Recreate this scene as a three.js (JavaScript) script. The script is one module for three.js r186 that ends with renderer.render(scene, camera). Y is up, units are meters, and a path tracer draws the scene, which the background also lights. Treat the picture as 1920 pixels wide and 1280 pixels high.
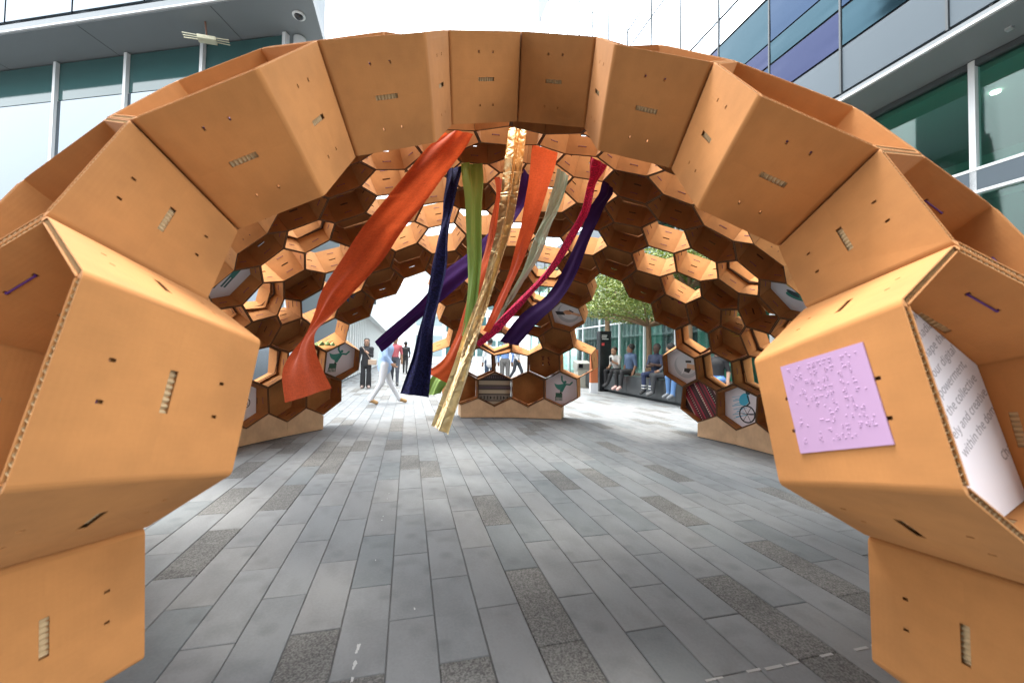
import * as THREE from 'three';
import { mergeGeometries, mergeVertices } from 'three/addons/utils/BufferGeometryUtils.js';
import { MarchingCubes } from 'three/addons/objects/MarchingCubes.js';
import { RoundedBoxGeometry } from 'three/addons/geometries/RoundedBoxGeometry.js';

// ---------------------------------------------------------------- camera, sky, sun, exposure
const scene = new THREE.Scene();
const V3 = (x, y, z) => new THREE.Vector3(x, y, z);
const FOCAL = 759.19, EYE = 1.1988;
const camera = new THREE.PerspectiveCamera(80.262, 1.5, 0.05, 600);
camera.position.set(0, EYE, 0);
camera.rotation.set(0.031855, 0.0012636, 0.018593, 'YXZ');
camera.updateMatrixWorld(true);
camera.focus = 6.2;
camera.userData.fStop = 3.2;

function skyTexture() {
  const w = 512, h = 256, d = new Float32Array(w * h * 4);
  const sun = V3(-0.18, 0.95, -0.2).normalize();
  for (let j = 0; j < h; j++) {
    const el = (j + 0.5) / h * Math.PI - Math.PI / 2;
    for (let i = 0; i < w; i++) {
      const az = (i + 0.5) / w * 2 * Math.PI - Math.PI;
      const dir = V3(Math.cos(el) * Math.cos(az), Math.sin(el), Math.cos(el) * Math.sin(az));
      const up = Math.max(0, dir.y);
      const veil = Math.pow(Math.max(0, dir.dot(sun)), 6);
      const cl = 0.5 + 0.5 * Math.sin(dir.x * 5 + 2 * Math.sin(dir.z * 4)) * Math.sin(dir.z * 6 + dir.y * 3);
      const bright = 1.7 * (1 + 2 * up) / 3;                       // overcast sky: the zenith three times the horizon
      let r = bright * (0.95 + 0.08 * cl + 0.2 * veil), g = bright * (0.99 + 0.07 * cl + 0.19 * veil), b = bright * (1.05 + 0.05 * cl + 0.16 * veil);
      if (dir.y < 0) { r = 0.25; g = 0.25; b = 0.255; }
      const o = (j * w + i) * 4;
      d[o] = r; d[o + 1] = g; d[o + 2] = b; d[o + 3] = 1;
    }
  }
  const t = new THREE.DataTexture(d, w, h, THREE.RGBAFormat, THREE.FloatType);
  t.mapping = THREE.EquirectangularReflectionMapping;
  t.magFilter = t.minFilter = THREE.LinearFilter;
  t.needsUpdate = true;
  return t;
}
scene.background = skyTexture();
scene.environment = scene.background;

const sunLight = new THREE.DirectionalLight(new THREE.Color(1, 0.94, 0.85), 1.1);
sunLight.position.set(-18, 95, -20);
sunLight.target.position.set(0, 0, -6);
sunLight.castShadow = true;
sunLight.shadow.radius = 30;
Object.assign(sunLight.shadow.camera, { left: -30, right: 30, top: 30, bottom: -30, near: 1, far: 200 });
sunLight.shadow.mapSize.set(2048, 2048);
scene.add(sunLight, sunLight.target);

const renderer = new THREE.WebGLRenderer({ antialias: true });
renderer.toneMapping = THREE.LinearToneMapping;
renderer.toneMappingExposure = 5.3;
renderer.shadowMap.enabled = true;

// ---------------------------------------------------------------- helpers
function rng(seed) { let a = seed >>> 0; return () => { a = (a + 0x6D2B79F5) | 0; let t = Math.imul(a ^ (a >>> 15), 1 | a); t = (t + Math.imul(t ^ (t >>> 7), 61 | t)) ^ t; return ((t ^ (t >>> 14)) >>> 0) / 4294967296; }; }
const EYEPOS = V3(0, EYE, 0);
function ray(px, py) { return V3((px - 960) / FOCAL, (640 - py) / FOCAL, -1).applyEuler(camera.rotation); }
function atDepth(px, py, z) { const d = ray(px, py); return EYEPOS.clone().addScaledVector(d, -z / d.z); }
function atHeight(px, py, y) { const d = ray(px, py); return EYEPOS.clone().addScaledVector(d, (y - EYE) / d.y); }
const TH = 14.4 * Math.PI / 180;
const ALONG = V3(-Math.sin(TH), 0, -Math.cos(TH)), ACROSS = V3(Math.cos(TH), 0, -Math.sin(TH));
const street = (lat, dist, y = 0) => V3(0, y, 0).addScaledVector(ACROSS, lat).addScaledVector(ALONG, dist);
const STREET_TURN = Math.atan2(-ACROSS.z, ACROSS.x);           // turns local +x onto ACROSS, local -z onto ALONG
const taken = {};
function numbered(name) { const n = taken[name] = (taken[name] || 0) + 1; return n === 1 ? name : name + '_' + String(n - 1).padStart(3, '0'); }
function sh(o) { o.traverse((m) => { if (m.isMesh) { m.castShadow = true; m.receiveShadow = true; } }); return o; }
function thing(name, label, category, pos, turn = 0, group) {
  const o = new THREE.Group(); o.name = numbered(name); scene.add(o);
  if (pos) o.position.copy(pos);
  o.rotation.y = turn; o.userData = { label, category };
  if (group) o.userData.group = group;
  return o;
}
function part(parent, name, geo, mat, label) {
  const m = new THREE.Mesh(geo, mat); m.name = name; m.castShadow = m.receiveShadow = true; parent.add(m);
  if (label) m.userData.label = label;
  return m;
}
function structure(name, obj) { obj.name = numbered(name); obj.userData.kind = 'structure'; scene.add(obj); return obj; }
function box(w, h, d, x = 0, y = 0, z = 0) { return new THREE.BoxGeometry(w, h, d).translate(x, y, z); }
function bar(a, b, w, t) {                                     // a square bar from a to b
  const len = a.distanceTo(b), g = new THREE.BoxGeometry(w, t, len);
  const m = new THREE.Matrix4().lookAt(a, b, Math.abs(b.clone().sub(a).normalize().y) > 0.99 ? V3(1, 0, 0) : V3(0, 1, 0));
  m.setPosition(a.clone().add(b).multiplyScalar(0.5)); return g.applyMatrix4(m);
}
function rod(a, b, r0, r1 = r0, seg = 8) {
  const len = a.distanceTo(b), g = new THREE.CylinderGeometry(r1, r0, len, seg, 1);
  const q = new THREE.Quaternion().setFromUnitVectors(V3(0, 1, 0), b.clone().sub(a).normalize());
  return g.applyQuaternion(q).translate((a.x + b.x) / 2, (a.y + b.y) / 2, (a.z + b.z) / 2);
}
const ni = (g) => (g.index ? g.toNonIndexed() : g);
function join(list) { return mergeGeometries(list.map((g) => { const n = ni(g); for (const k of Object.keys(n.attributes)) if (!['position', 'normal', 'uv'].includes(k)) n.deleteAttribute(k); return n; })); }

// value noise for textures
function noiseField(seed) {
  const p = new Float32Array(65536), r = rng(seed); for (let i = 0; i < 65536; i++) p[i] = r();
  const at = (x, y, n) => p[(((y % n) + n) % n) * 256 + (((x % n) + n) % n)];
  return (x, y, n) => { const xi = Math.floor(x), yi = Math.floor(y), fx = x - xi, fy = y - yi, u = fx * fx * (3 - 2 * fx), v = fy * fy * (3 - 2 * fy);
    return (at(xi, yi, n) * (1 - u) + at(xi + 1, yi, n) * u) * (1 - v) + (at(xi, yi + 1, n) * (1 - u) + at(xi + 1, yi + 1, n) * u) * v; };
}
function tex(size, fn, repeat, srgb = true) {
  const d = new Uint8Array(size * size * 4);
  for (let y = 0; y < size; y++) for (let x = 0; x < size; x++) { const c = fn(x / size, y / size), o = (y * size + x) * 4; for (let k = 0; k < 3; k++) d[o + k] = Math.max(0, Math.min(255, (Array.isArray(c) ? c[k] : c) * 255)); d[o + 3] = 255; }
  const t = new THREE.DataTexture(d, size, size); t.wrapS = t.wrapT = THREE.RepeatWrapping; t.magFilter = THREE.LinearFilter; t.minFilter = THREE.LinearMipmapLinearFilter; t.generateMipmaps = true;
  if (srgb) t.colorSpace = THREE.SRGBColorSpace; t.repeat.set(repeat, repeat); t.needsUpdate = true; return t;
}
const nz = noiseField(7);
const lin = (r, g, b) => new THREE.Color().setRGB(r, g, b);
const std = (color, roughness = 0.8, extra = {}) => new THREE.MeshStandardMaterial({ color, roughness, ...extra });

// ---------------------------------------------------------------- materials
const kraftTex = tex(512, (u, v) => {
  const fib = nz(u * 200, v * 28, 256) * 0.5 + nz(u * 90 + 9, v * 160, 256) * 0.5, big = nz(u * 6, v * 6, 6), mid = nz(u * 24 + 3, v * 20, 24);
  const st = Math.max(0, nz(u * 4 + 2, v * 4 + 1, 4) - 0.6) * 0.16; const k = 0.95 + 0.025 * fib - 0.05 * big + 0.035 * mid - st; return [k, k * 0.994, k * 0.985];
}, 1.7);
const kraftBump = tex(512, (u, v) => 0.5 + 0.16 * Math.sin(v * 6.2832 * 36) + 0.3 * (nz(u * 7, v * 7, 7) - 0.5) + 0.2 * (nz(u * 60, v * 90, 180) - 0.5) + (nz(u * 23 + 4, v * 23, 23) > 0.86 ? -0.2 : 0), 2.3, false);
const KRAFT = lin(0.46, 0.203, 0.063);
const kraft = [1, 0.93, 1.06].map((k, i) => std(KRAFT.clone().multiplyScalar(k), 0.96, { map: kraftTex, bumpMap: kraftBump, bumpScale: 0.00035, side: THREE.DoubleSide }));
const fluteShadeTex = tex(128, (u, v) => { const s = Math.abs(((u * 16) % 1) - 0.5) * 2; const k = s > 0.55 ? 0.6 : 0.36; return [k, k * 0.78, k * 0.55]; }, 5);  // dark stripes paint the shade inside the flute cavities
const shadedCutEdge = std(lin(0.42, 0.36, 0.3), 0.95, { map: fluteShadeTex });  // darker than the boards: cavity shade is put into the colour
const fluteMat = std(lin(0.5, 0.36, 0.2), 0.9, { side: THREE.DoubleSide });
const cordMat = std(lin(0.085, 0.02, 0.17), 0.7);
const boardWhite = std(lin(0.72, 0.7, 0.74), 0.6);
const steel = std(lin(0.5, 0.52, 0.54), 0.4, { metalness: 0.6 });
const whiteFrame = std(lin(0.62, 0.65, 0.66), 0.45);
const darkFrame = std(lin(0.05, 0.06, 0.065), 0.5);
const soffitMat = std(lin(0.17, 0.19, 0.2), 0.55);
const concrete = std(lin(0.42, 0.42, 0.41), 0.85);
const DOME_POINTS = [
  [-1623,1792,-1809,-1778,1935,-1555],[-1365,1990,-1841,-1468,2207,-1604],[-1112,1909,-1677,-1205,2137,-1395],[-847,2068,-1720,-943,2315,-1461],[-619,1955,-1547,-657,2217,-1298],[-334,2076,-1661,-334,2354,-1423],
  [341,2063,-1677,351,2336,-1442],[612,1945,-1576,658,2193,-1332],[790,2072,-1763,833,2342,-1521],[1098,1879,-1701,1206,2096,-1411],[1342,1962,-1868,1441,2180,-1632],[1596,1766,-1833,1750,1910,-1580],
  [-1360,2209,-2082,-1465,2497,-1879],[-1031,2346,-2165,-1093,2641,-1963],[-671,2331,-1999,-615,2646,-1784],[-480,2417,-2090,-504,2702,-1876],[-310,2301,-1918,-298,2587,-1695],[5,2411,-2070,15,2705,-1840],
  [327,2300,-1924,335,2576,-1704],[490,2404,-2105,519,2685,-1893],[683,2315,-2023,657,2625,-1806],[1025,2323,-2188,1091,2615,-1987],[1343,2175,-2109,1450,2454,-1912],[-1097,2538,-2418,-1187,2842,-2245],
  [-835,2646,-2530,-902,2955,-2355],[-540,2575,-2377,-584,2871,-2176],[-286,2700,-2478,-316,3004,-2289],[-6,2629,-2331,-5,2916,-2133],[260,2695,-2483,290,2999,-2294],[526,2564,-2388,570,2860,-2188],
  [807,2633,-2543,874,2942,-2367],[1074,2520,-2435,1165,2824,-2262],[-869,2805,-2807,-947,3127,-2664],[-593,2885,-2927,-648,3215,-2793],[-304,2859,-2761,-333,3184,-2607],[-32,2945,-2897,-32,3280,-2763],
  [254,2855,-2765,282,3180,-2611],[532,2878,-2935,587,3208,-2801],[821,2794,-2818,899,3116,-2674],[-614,3006,-3218,-669,3349,-3120],[-348,3065,-3338,-372,3408,-3247],[-47,3035,-3200,-47,3379,-3092],
  [237,3053,-3347,266,3401,-3255],[528,3000,-3226,583,3343,-3128],[-332,3131,-3646,-362,3483,-3574],[-69,3192,-3798,-69,3547,-3729],[203,3123,-3654,236,3479,-3579],[-81,3228,-4117,-79,3588,-4079],
  [-1586,1524,-1796,-1741,1682,-1512],[-1395,1482,-1528,-1518,1710,-1231],[-1427,1219,-1315,-1549,1348,-1042],[-1178,1148,-1160,-1301,1259,-834],[-1203,843,-1117,-1330,876,-780],[-913,744,-1030,-1018,772,-683],
  [-907,420,-1039,-1014,424,-693],[-1132,1675,-1480,-1229,1888,-1193],[-897,1588,-1303,-991,1783,-1021],[-886,1344,-1169,-993,1477,-850],[-626,1223,-1008,-706,1324,-661],[-629,915,-925,-706,994,-571],
  [-630,1711,-1321,-687,1941,-1046],[615,1197,-1033,675,1308,-704],[622,910,-945,680,1002,-613],[910,753,-1043,1010,783,-700],[919,444,-1044,1017,442,-701],[613,1703,-1351,662,1921,-1087],
  [876,1575,-1336,964,1765,-1061],[866,1355,-1196,970,1461,-886],[1162,1156,-1179,1286,1270,-851],[1192,851,-1131,1318,885,-795],[1126,1639,-1505,1234,1834,-1216],[1377,1465,-1553,1498,1695,-1259],
  [1410,1216,-1332,1533,1344,-1058],[1562,1505,-1819,1717,1663,-1535],[-1869,1401,-1737,-2046,1594,-1494],[-1964,1129,-1612,-2146,1282,-1363],[-2252,1097,-1772,-2487,1192,-1513],[-2238,790,-1773,-2476,795,-1501],
  [-2461,656,-1977,-2722,658,-1727],[-2457,337,-1983,-2714,328,-1730],[-2673,214,-2211,-2954,206,-1984],[-1713,1057,-1402,-1883,1134,-1105],[-1726,775,-1409,-1910,778,-1099],[-1989,650,-1583,-2201,643,-1291],
  [-1984,331,-1591,-2196,321,-1299],[-2229,184,-1777,-2462,174,-1501],[-1468,656,-1257,-1625,658,-932],[-1467,343,-1263,-1628,334,-940],[-1732,187,-1416,-1923,177,-1109],[-1186,231,-1128,-1315,222,-791],
  [-2914,1856,-5126,-3242,2041,-5183],[-2793,2030,-4888,-3075,2274,-4903],[-2841,1956,-4563,-3129,2164,-4562],[-2723,2094,-4312,-2965,2357,-4292],[-2802,1984,-4019,-3054,2241,-3987],[-2607,2094,-3774,-2837,2366,-3718],
  [-2406,2086,-3214,-2625,2358,-3124],[-2412,1968,-2907,-2634,2225,-2785],[-2154,2070,-2723,-2366,2334,-2596],[-2124,1899,-2453,-2356,2119,-2286],[-1914,2011,-2233,-2121,2247,-2056],[-1884,1813,-1988,-2090,1976,-1758],
  [-2580,2197,-4966,-2804,2491,-5000],[-2445,2333,-4692,-2650,2622,-4704],[-2498,2299,-4350,-2713,2584,-4324],[-2328,2417,-4110,-2540,2699,-4083],[-2363,2305,-3822,-2584,2586,-3774],[-2140,2430,-3610,-2353,2714,-3541],
  [-2171,2298,-3316,-2378,2579,-3225],[-1934,2404,-3111,-2130,2689,-3008],[-1923,2290,-2825,-2121,2572,-2718],[-1667,2326,-2583,-1837,2616,-2452],[-1656,2206,-2288,-1813,2490,-2127],[-2205,2527,-4798,-2397,2833,-4831],
  [-2037,2649,-4548,-2209,2957,-4564],[-2068,2583,-4232,-2270,2879,-4214],[-1868,2723,-4001,-2058,3028,-3971],[-1911,2661,-3683,-2107,2958,-3620],[-1664,2720,-3458,-1837,3025,-3371],[-1659,2577,-3164,-1836,2873,-3059],
  [-1414,2646,-2935,-1560,2954,-2817],[-1416,2532,-2634,-1552,2836,-2494],[-1741,2813,-4657,-1900,3133,-4688],[-1528,2915,-4412,-1671,3236,-4427],[-1587,2887,-4091,-1746,3208,-4072],[-1361,2961,-3867,-1493,3295,-3825],
  [-1388,2886,-3546,-1531,3204,-3472],[-1145,2893,-3326,-1256,3223,-3233],[-1155,2807,-3011,-1268,3129,-2893],[-1243,3007,-4521,-1354,3350,-4543],[-1049,3052,-4288,-1146,3401,-4286],[-1099,3016,-3970,-1197,3371,-3933],
  [-871,3050,-3732,-949,3399,-3675],[-883,3005,-3416,-959,3348,-3333],[-766,3130,-4362,-844,3483,-4369],[-569,3187,-4151,-627,3544,-4129],[-605,3127,-3845,-664,3479,-3793],[-295,3218,-4252,-311,3583,-4240],
  [-2946,1628,-5041,-3249,1772,-5111],[-3089,1524,-4784,-3387,1721,-4811],[-3332,1315,-4749,-3651,1481,-4785],[-3373,1178,-4454,-3717,1287,-4469],[-3420,861,-4461,-3779,895,-4477],[-3408,733,-4151,-3768,766,-4144],
  [-3400,411,-4149,-3761,418,-4144],[-3040,1692,-4520,-3343,1886,-4531],[-3124,1605,-4218,-3418,1815,-4213],[-3263,1326,-4180,-3585,1488,-4170],[-3328,1209,-3878,-3665,1331,-3833],[-3408,911,-3852,-3760,977,-3808],
  [-3012,1746,-3949,-3292,1972,-3922],[-2941,1193,-2712,-3240,1315,-2550],[-3024,897,-2687,-3334,963,-2515],[-2849,713,-2445,-3143,746,-2240],[-2845,392,-2452,-3140,399,-2243],[-2633,1728,-2840,-2875,1954,-2698],
  [-2565,1576,-2560,-2805,1786,-2392],[-2706,1301,-2508,-2972,1464,-2326],[-2635,1147,-2221,-2905,1258,-2007],[-2673,832,-2189,-2954,866,-1965],[-2312,1645,-2371,-2551,1841,-2184],[-2191,1463,-2134,-2418,1663,-1936],
  [-2424,1273,-2009,-2663,1450,-1787],[-1895,1524,-2027,-2117,1681,-1792],[-3047,1526,-5319,-3352,1708,-5405],[-3213,1248,-5357,-3517,1419,-5454],[-3138,1167,-5670,-3456,1262,-5812],[-3126,840,-5655,-3458,845,-5797],
  [-2999,689,-5925,-3317,691,-6096],[-2985,359,-5924,-3308,350,-6089],[-2853,223,-6188,-3153,218,-6386],[-3336,1167,-5049,-3677,1262,-5121],[-3317,841,-5058,-3669,846,-5138],[-3222,697,-5361,-3566,690,-5473],
  [-3196,356,-5364,-3545,349,-5472],[-3102,200,-5648,-3438,194,-5784],[-3372,691,-4760,-3730,693,-4809],[-3361,365,-4760,-3718,356,-4813],[-3292,211,-5064,-3643,202,-5150],[-3402,237,-4446,-3762,229,-4465],
  [-181,1897,-7336,-211,2068,-7653],[-357,2065,-7137,-420,2301,-7402],[-653,1939,-7067,-743,2159,-7338],[-837,2096,-6856,-934,2359,-7083],[-1151,1987,-6850,-1258,2243,-7079],[-1325,2097,-6590,-1449,2369,-6792],
  [-1811,2095,-6239,-1965,2367,-6420],[-2112,1983,-6157,-2297,2240,-6330],[-2212,2088,-5864,-2398,2352,-6026],[-2466,1929,-5759,-2696,2149,-5928],[-2617,2042,-5506,-2850,2280,-5648],[-2850,1860,-5410,-3143,2044,-5533],
  [-193,2244,-6935,-225,2527,-7157],[-372,2350,-6691,-432,2640,-6897],[-714,2310,-6637,-810,2592,-6839],[-886,2415,-6402,-984,2700,-6600],[-1196,2305,-6366,-1310,2586,-6561],[-1342,2429,-6099,-1473,2712,-6280],
  [-1639,2302,-6047,-1790,2583,-6216],[-1769,2409,-5767,-1927,2694,-5921],[-2043,2299,-5679,-2206,2582,-5834],[-2200,2331,-5374,-2377,2622,-5495],[-2479,2215,-5287,-2680,2500,-5385],[-204,2547,-6502,-232,2851,-6695],
  [-367,2656,-6244,-416,2965,-6426],[-695,2583,-6196,-777,2880,-6385],[-869,2718,-5953,-956,3024,-6124],[-1208,2650,-5904,-1325,2951,-6071],[-1360,2723,-5605,-1487,3024,-5745],[-1635,2578,-5521,-1788,2874,-5657],
  [-1777,2643,-5228,-1935,2952,-5330],[-2078,2530,-5152,-2254,2834,-5238],[-195,2817,-6025,-216,3139,-6188],[-362,2901,-5757,-397,3231,-5897],[-681,2882,-5724,-755,3205,-5866],[-823,2973,-5446,-918,3305,-5553],
  [-1159,2873,-5385,-1274,3196,-5493],[-1271,2863,-5094,-1408,3204,-5163],[-1612,2800,-5001,-1762,3123,-5070],[-198,3021,-5521,-211,3364,-5633],[-372,3079,-5250,-401,3425,-5342],[-717,3072,-5185,-761,3407,-5278],
  [-840,3066,-4911,-916,3414,-4969],[-1117,2990,-4852,-1227,3340,-4895],[-205,3148,-4997,-224,3499,-5074],[-326,3211,-4719,-378,3561,-4775],[-648,3139,-4679,-717,3491,-4720],[-178,3228,-4468,-200,3591,-4497],
  [-212,1598,-7296,-253,1756,-7618],[-514,1512,-7365,-582,1711,-7658],[-626,1312,-7590,-691,1478,-7904],[-922,1178,-7539,-1015,1287,-7870],[-933,865,-7587,-1028,899,-7933],[-1225,736,-7480,-1343,769,-7820],
  [-1224,413,-7473,-1340,420,-7814],[-754,1683,-7239,-837,1879,-7531],[-1068,1604,-7226,-1164,1814,-7503],[-1150,1327,-7348,-1259,1489,-7651],[-1460,1213,-7317,-1607,1335,-7624],[-1511,915,-7386,-1662,981,-7707],
  [-1289,1748,-7034,-1401,1974,-7292],[-2479,1212,-6588,-2719,1334,-6825],[-2516,897,-6663,-2775,971,-6906],[-2692,733,-6424,-2976,765,-6642],[-2684,412,-6423,-2970,417,-6639],[-2247,1748,-6343,-2457,1974,-6530],
  [-2500,1606,-6195,-2734,1816,-6371],[-2604,1336,-6304,-2852,1494,-6505],[-2831,1181,-6160,-3119,1289,-6350],[-2867,862,-6188,-3170,895,-6385],[-2602,1685,-5905,-2854,1880,-6075],[-2793,1523,-5718,-3050,1721,-5874],
  [-2967,1316,-5899,-3245,1482,-6058],[-2829,1633,-5405,-3110,1775,-5551],[-21,1488,-7517,-21,1682,-7822],[-21,1240,-7673,-21,1412,-7990],[299,1175,-7691,340,1269,-8038],[298,867,-7677,332,868,-8036],
  [609,729,-7635,671,722,-7990],[612,374,-7624,672,365,-7980],[932,230,-7560,1023,227,-7909],[-342,1169,-7691,-381,1263,-8038],[-318,856,-7677,-356,858,-8036],[-8,722,-7684,-9,710,-8044],
  [-4,361,-7667,-6,357,-8028],[305,210,-7657,331,205,-8018],[-636,701,-7636,-697,701,-7991],[-625,360,-7627,-687,355,-7983],[-317,212,-7660,-343,203,-8020],[-940,237,-7567,-1033,229,-7916],
  [2798,1848,-5420,3096,2032,-5542],[2577,2029,-5511,2814,2273,-5650],[2455,1958,-5744,2679,2168,-5918],[2204,2110,-5849,2388,2371,-6013],[2092,1999,-6147,2277,2256,-6320],[1785,2110,-6231,1939,2382,-6412],
  [1290,2108,-6585,1414,2380,-6787],[1114,1996,-6847,1222,2253,-7076],[798,2103,-6854,895,2366,-7081],[613,1944,-7065,702,2165,-7337],[316,2068,-7136,379,2304,-7402],[139,1899,-7336,169,2069,-7653],
  [2446,2202,-5288,2646,2490,-5388],[2177,2339,-5368,2353,2627,-5490],[2055,2323,-5656,2203,2601,-5817],[1756,2431,-5753,1911,2714,-5908],[1614,2319,-6037,1764,2600,-6207],[1306,2444,-6093,1438,2727,-6274],
  [1159,2316,-6362,1274,2597,-6557],[848,2422,-6399,946,2708,-6598],[675,2315,-6635,771,2598,-6837],[332,2352,-6691,392,2643,-6897],[152,2245,-6935,185,2528,-7157],[2047,2529,-5151,2216,2833,-5239],
  [1743,2642,-5227,1901,2955,-5328],[1611,2606,-5509,1761,2894,-5648],[1309,2730,-5605,1444,3034,-5742],[1160,2670,-5900,1281,2966,-6066],[829,2726,-5950,916,3031,-6122],[655,2589,-6194,737,2886,-6383],
  [326,2659,-6243,375,2967,-6425],[163,2549,-6501,191,2852,-6695],[1581,2804,-4997,1724,3127,-5069],[1260,2893,-5075,1383,3223,-5152],[1130,2878,-5380,1243,3203,-5488],[808,2964,-5443,887,3299,-5551],
  [655,2879,-5722,723,3204,-5864],[318,2899,-5756,353,3230,-5897],[153,2817,-6025,174,3139,-6187],[1074,3012,-4840,1176,3355,-4887],[762,3068,-4912,840,3415,-4970],[618,3049,-5198,682,3393,-5285],
  [295,3070,-5254,326,3418,-5346],[138,3019,-5522,152,3362,-5634],[552,3143,-4680,620,3495,-4722],[248,3205,-4721,288,3559,-4777],[126,3145,-4998,144,3497,-5075],[52,3235,-4466,74,3595,-4497],
  [2784,1630,-5411,3066,1771,-5557],[2765,1549,-5713,3016,1732,-5872],[2907,1286,-5910,3192,1467,-6066],[2775,1185,-6168,3068,1291,-6355],[2823,870,-6190,3133,902,-6383],[2694,730,-6405,2962,765,-6629],
  [2661,393,-6411,2949,406,-6628],[2584,1697,-5896,2832,1893,-6067],[2481,1615,-6186,2709,1826,-6365],[2552,1344,-6309,2807,1501,-6507],[2436,1220,-6588,2680,1342,-6823],[2485,916,-6658,2746,983,-6900],
  [2223,1760,-6336,2433,1986,-6523],[1427,1227,-7314,1574,1349,-7621],[1484,930,-7382,1634,996,-7703],[1202,759,-7476,1319,788,-7816],[1220,412,-7464,1330,423,-7807],[1252,1759,-7031,1364,1985,-7289],
  [1029,1615,-7224,1125,1825,-7501],[1111,1344,-7346,1220,1505,-7649],[876,1204,-7538,973,1309,-7869],[900,893,-7585,996,923,-7932],[713,1691,-7238,796,1887,-7530],[471,1518,-7364,539,1717,-7658],
  [578,1319,-7590,646,1487,-7904],[169,1600,-7296,211,1758,-7618],[2996,1508,-5330,3301,1692,-5415],[3139,1236,-5380,3455,1406,-5470],[3291,1158,-5056,3633,1252,-5126],[3295,840,-5051,3645,844,-5131],
  [3348,687,-4755,3705,689,-4804],[3343,363,-4751,3700,354,-4804],[3378,233,-4441,3738,225,-4460],[3074,1148,-5685,3400,1248,-5823],[3089,843,-5654,3425,848,-5794],[3231,708,-5336,3562,697,-5454],
  [3210,362,-5335,3551,355,-5448],[3289,213,-5046,3639,203,-5133],[2983,715,-5915,3297,706,-6087],[2981,361,-5904,3300,353,-6072],[3110,208,-5623,3443,201,-5760],[2830,217,-6177,3134,214,-6374],
  [1856,1781,-2011,2061,1933,-1786],[1886,1997,-2245,2094,2240,-2062],[2090,1886,-2465,2322,2108,-2297],[2115,2057,-2735,2327,2320,-2609],[2368,1955,-2919,2591,2211,-2797],[2356,2073,-3227,2575,2345,-3137],
  [2547,2076,-3790,2778,2348,-3734],[2741,1959,-4037,2993,2216,-4005],[2649,2055,-4340,2897,2323,-4315],[2786,1911,-4581,3073,2126,-4579],[2742,1991,-4901,3024,2241,-4915],[2865,1824,-5137,3194,2014,-5193],
  [1630,2184,-2306,1787,2468,-2145],[1633,2308,-2599,1803,2599,-2467],[1883,2275,-2839,2080,2558,-2732],[1885,2390,-3124,2080,2675,-3021],[2117,2285,-3330,2324,2566,-3239],[2078,2419,-3625,2290,2702,-3556],
  [2298,2291,-3839,2519,2571,-3791],[2254,2403,-4130,2468,2686,-4102],[2424,2266,-4376,2642,2556,-4347],[2374,2316,-4712,2583,2603,-4722],[2531,2177,-4976,2754,2471,-5011],[1381,2516,-2649,1517,2820,-2509],
  [1367,2632,-2948,1513,2940,-2830],[1606,2563,-3177,1783,2860,-3072],[1602,2706,-3472,1774,3011,-3385],[1841,2654,-3698,2037,2950,-3635],[1779,2727,-4018,1977,3027,-3986],[1999,2598,-4238,2196,2884,-4226],
  [1937,2648,-4574,2123,2954,-4585],[2123,2514,-4820,2324,2823,-4849],[1100,2795,-3023,1213,3117,-2904],[1076,2881,-3337,1187,3212,-3243],[1326,2862,-3560,1464,3187,-3485],[1278,2950,-3879,1410,3287,-3836],
  [1514,2870,-4106,1669,3195,-4086],[1450,2888,-4432,1595,3219,-4443],[1665,2798,-4675,1829,3123,-4703],[795,3003,-3423,872,3346,-3340],[760,3062,-3734,840,3409,-3678],[983,3048,-3967,1089,3389,-3934],
  [943,3068,-4289,1042,3414,-4287],[1167,3011,-4524,1277,3354,-4546],[472,3139,-3845,534,3488,-3795],[415,3193,-4155,481,3552,-4132],[632,3147,-4363,720,3495,-4370],[113,3232,-4251,149,3592,-4239],
  [1866,1501,-2046,2088,1657,-1812],[2160,1446,-2149,2387,1646,-1951],[2393,1261,-2022,2632,1436,-1802],[2602,1137,-2233,2872,1247,-2019],[2641,826,-2199,2922,860,-1975],[2815,706,-2454,3109,739,-2248],
  [2812,387,-2460,3106,393,-2251],[2278,1631,-2384,2517,1827,-2197],[2528,1564,-2572,2768,1774,-2403],[2670,1291,-2518,2936,1453,-2337],[2903,1183,-2721,3202,1305,-2560],[2988,888,-2695,3298,955,-2523],
  [2591,1715,-2852,2834,1942,-2709],[3287,1196,-3885,3623,1318,-3840],[3370,901,-3856,3722,967,-3812],[3375,725,-4152,3734,758,-4145],[3370,404,-4148,3730,411,-4143],[2960,1725,-3962,3240,1952,-3935],
  [3076,1584,-4229,3369,1794,-4224],[3220,1311,-4187,3542,1473,-4177],[3333,1165,-4459,3677,1274,-4473],[3387,852,-4461,3746,886,-4477],[2990,1663,-4532,3293,1858,-4543],[3044,1501,-4792,3342,1699,-4820],
  [3289,1300,-4755,3607,1466,-4791],[2905,1600,-5047,3204,1748,-5119],[1845,1384,-1755,2022,1576,-1511],[1942,1123,-1625,2125,1275,-1375],[1695,1059,-1413,1866,1140,-1114],[1708,780,-1420,1893,783,-1110],
  [1454,663,-1268,1611,666,-943],[1456,353,-1272,1617,344,-949],[1184,246,-1135,1313,237,-799],[2227,1093,-1783,2462,1191,-1522],[2213,789,-1782,2451,794,-1511],[1967,652,-1593,2179,645,-1301],
  [1963,334,-1600,2175,324,-1308],[1716,193,-1425,1907,184,-1118],[2433,652,-1986,2693,654,-1737],[2429,334,-1991,2686,325,-1739],[2204,184,-1786,2437,174,-1510],[2642,210,-2220,2923,201,-1992],
];
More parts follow.
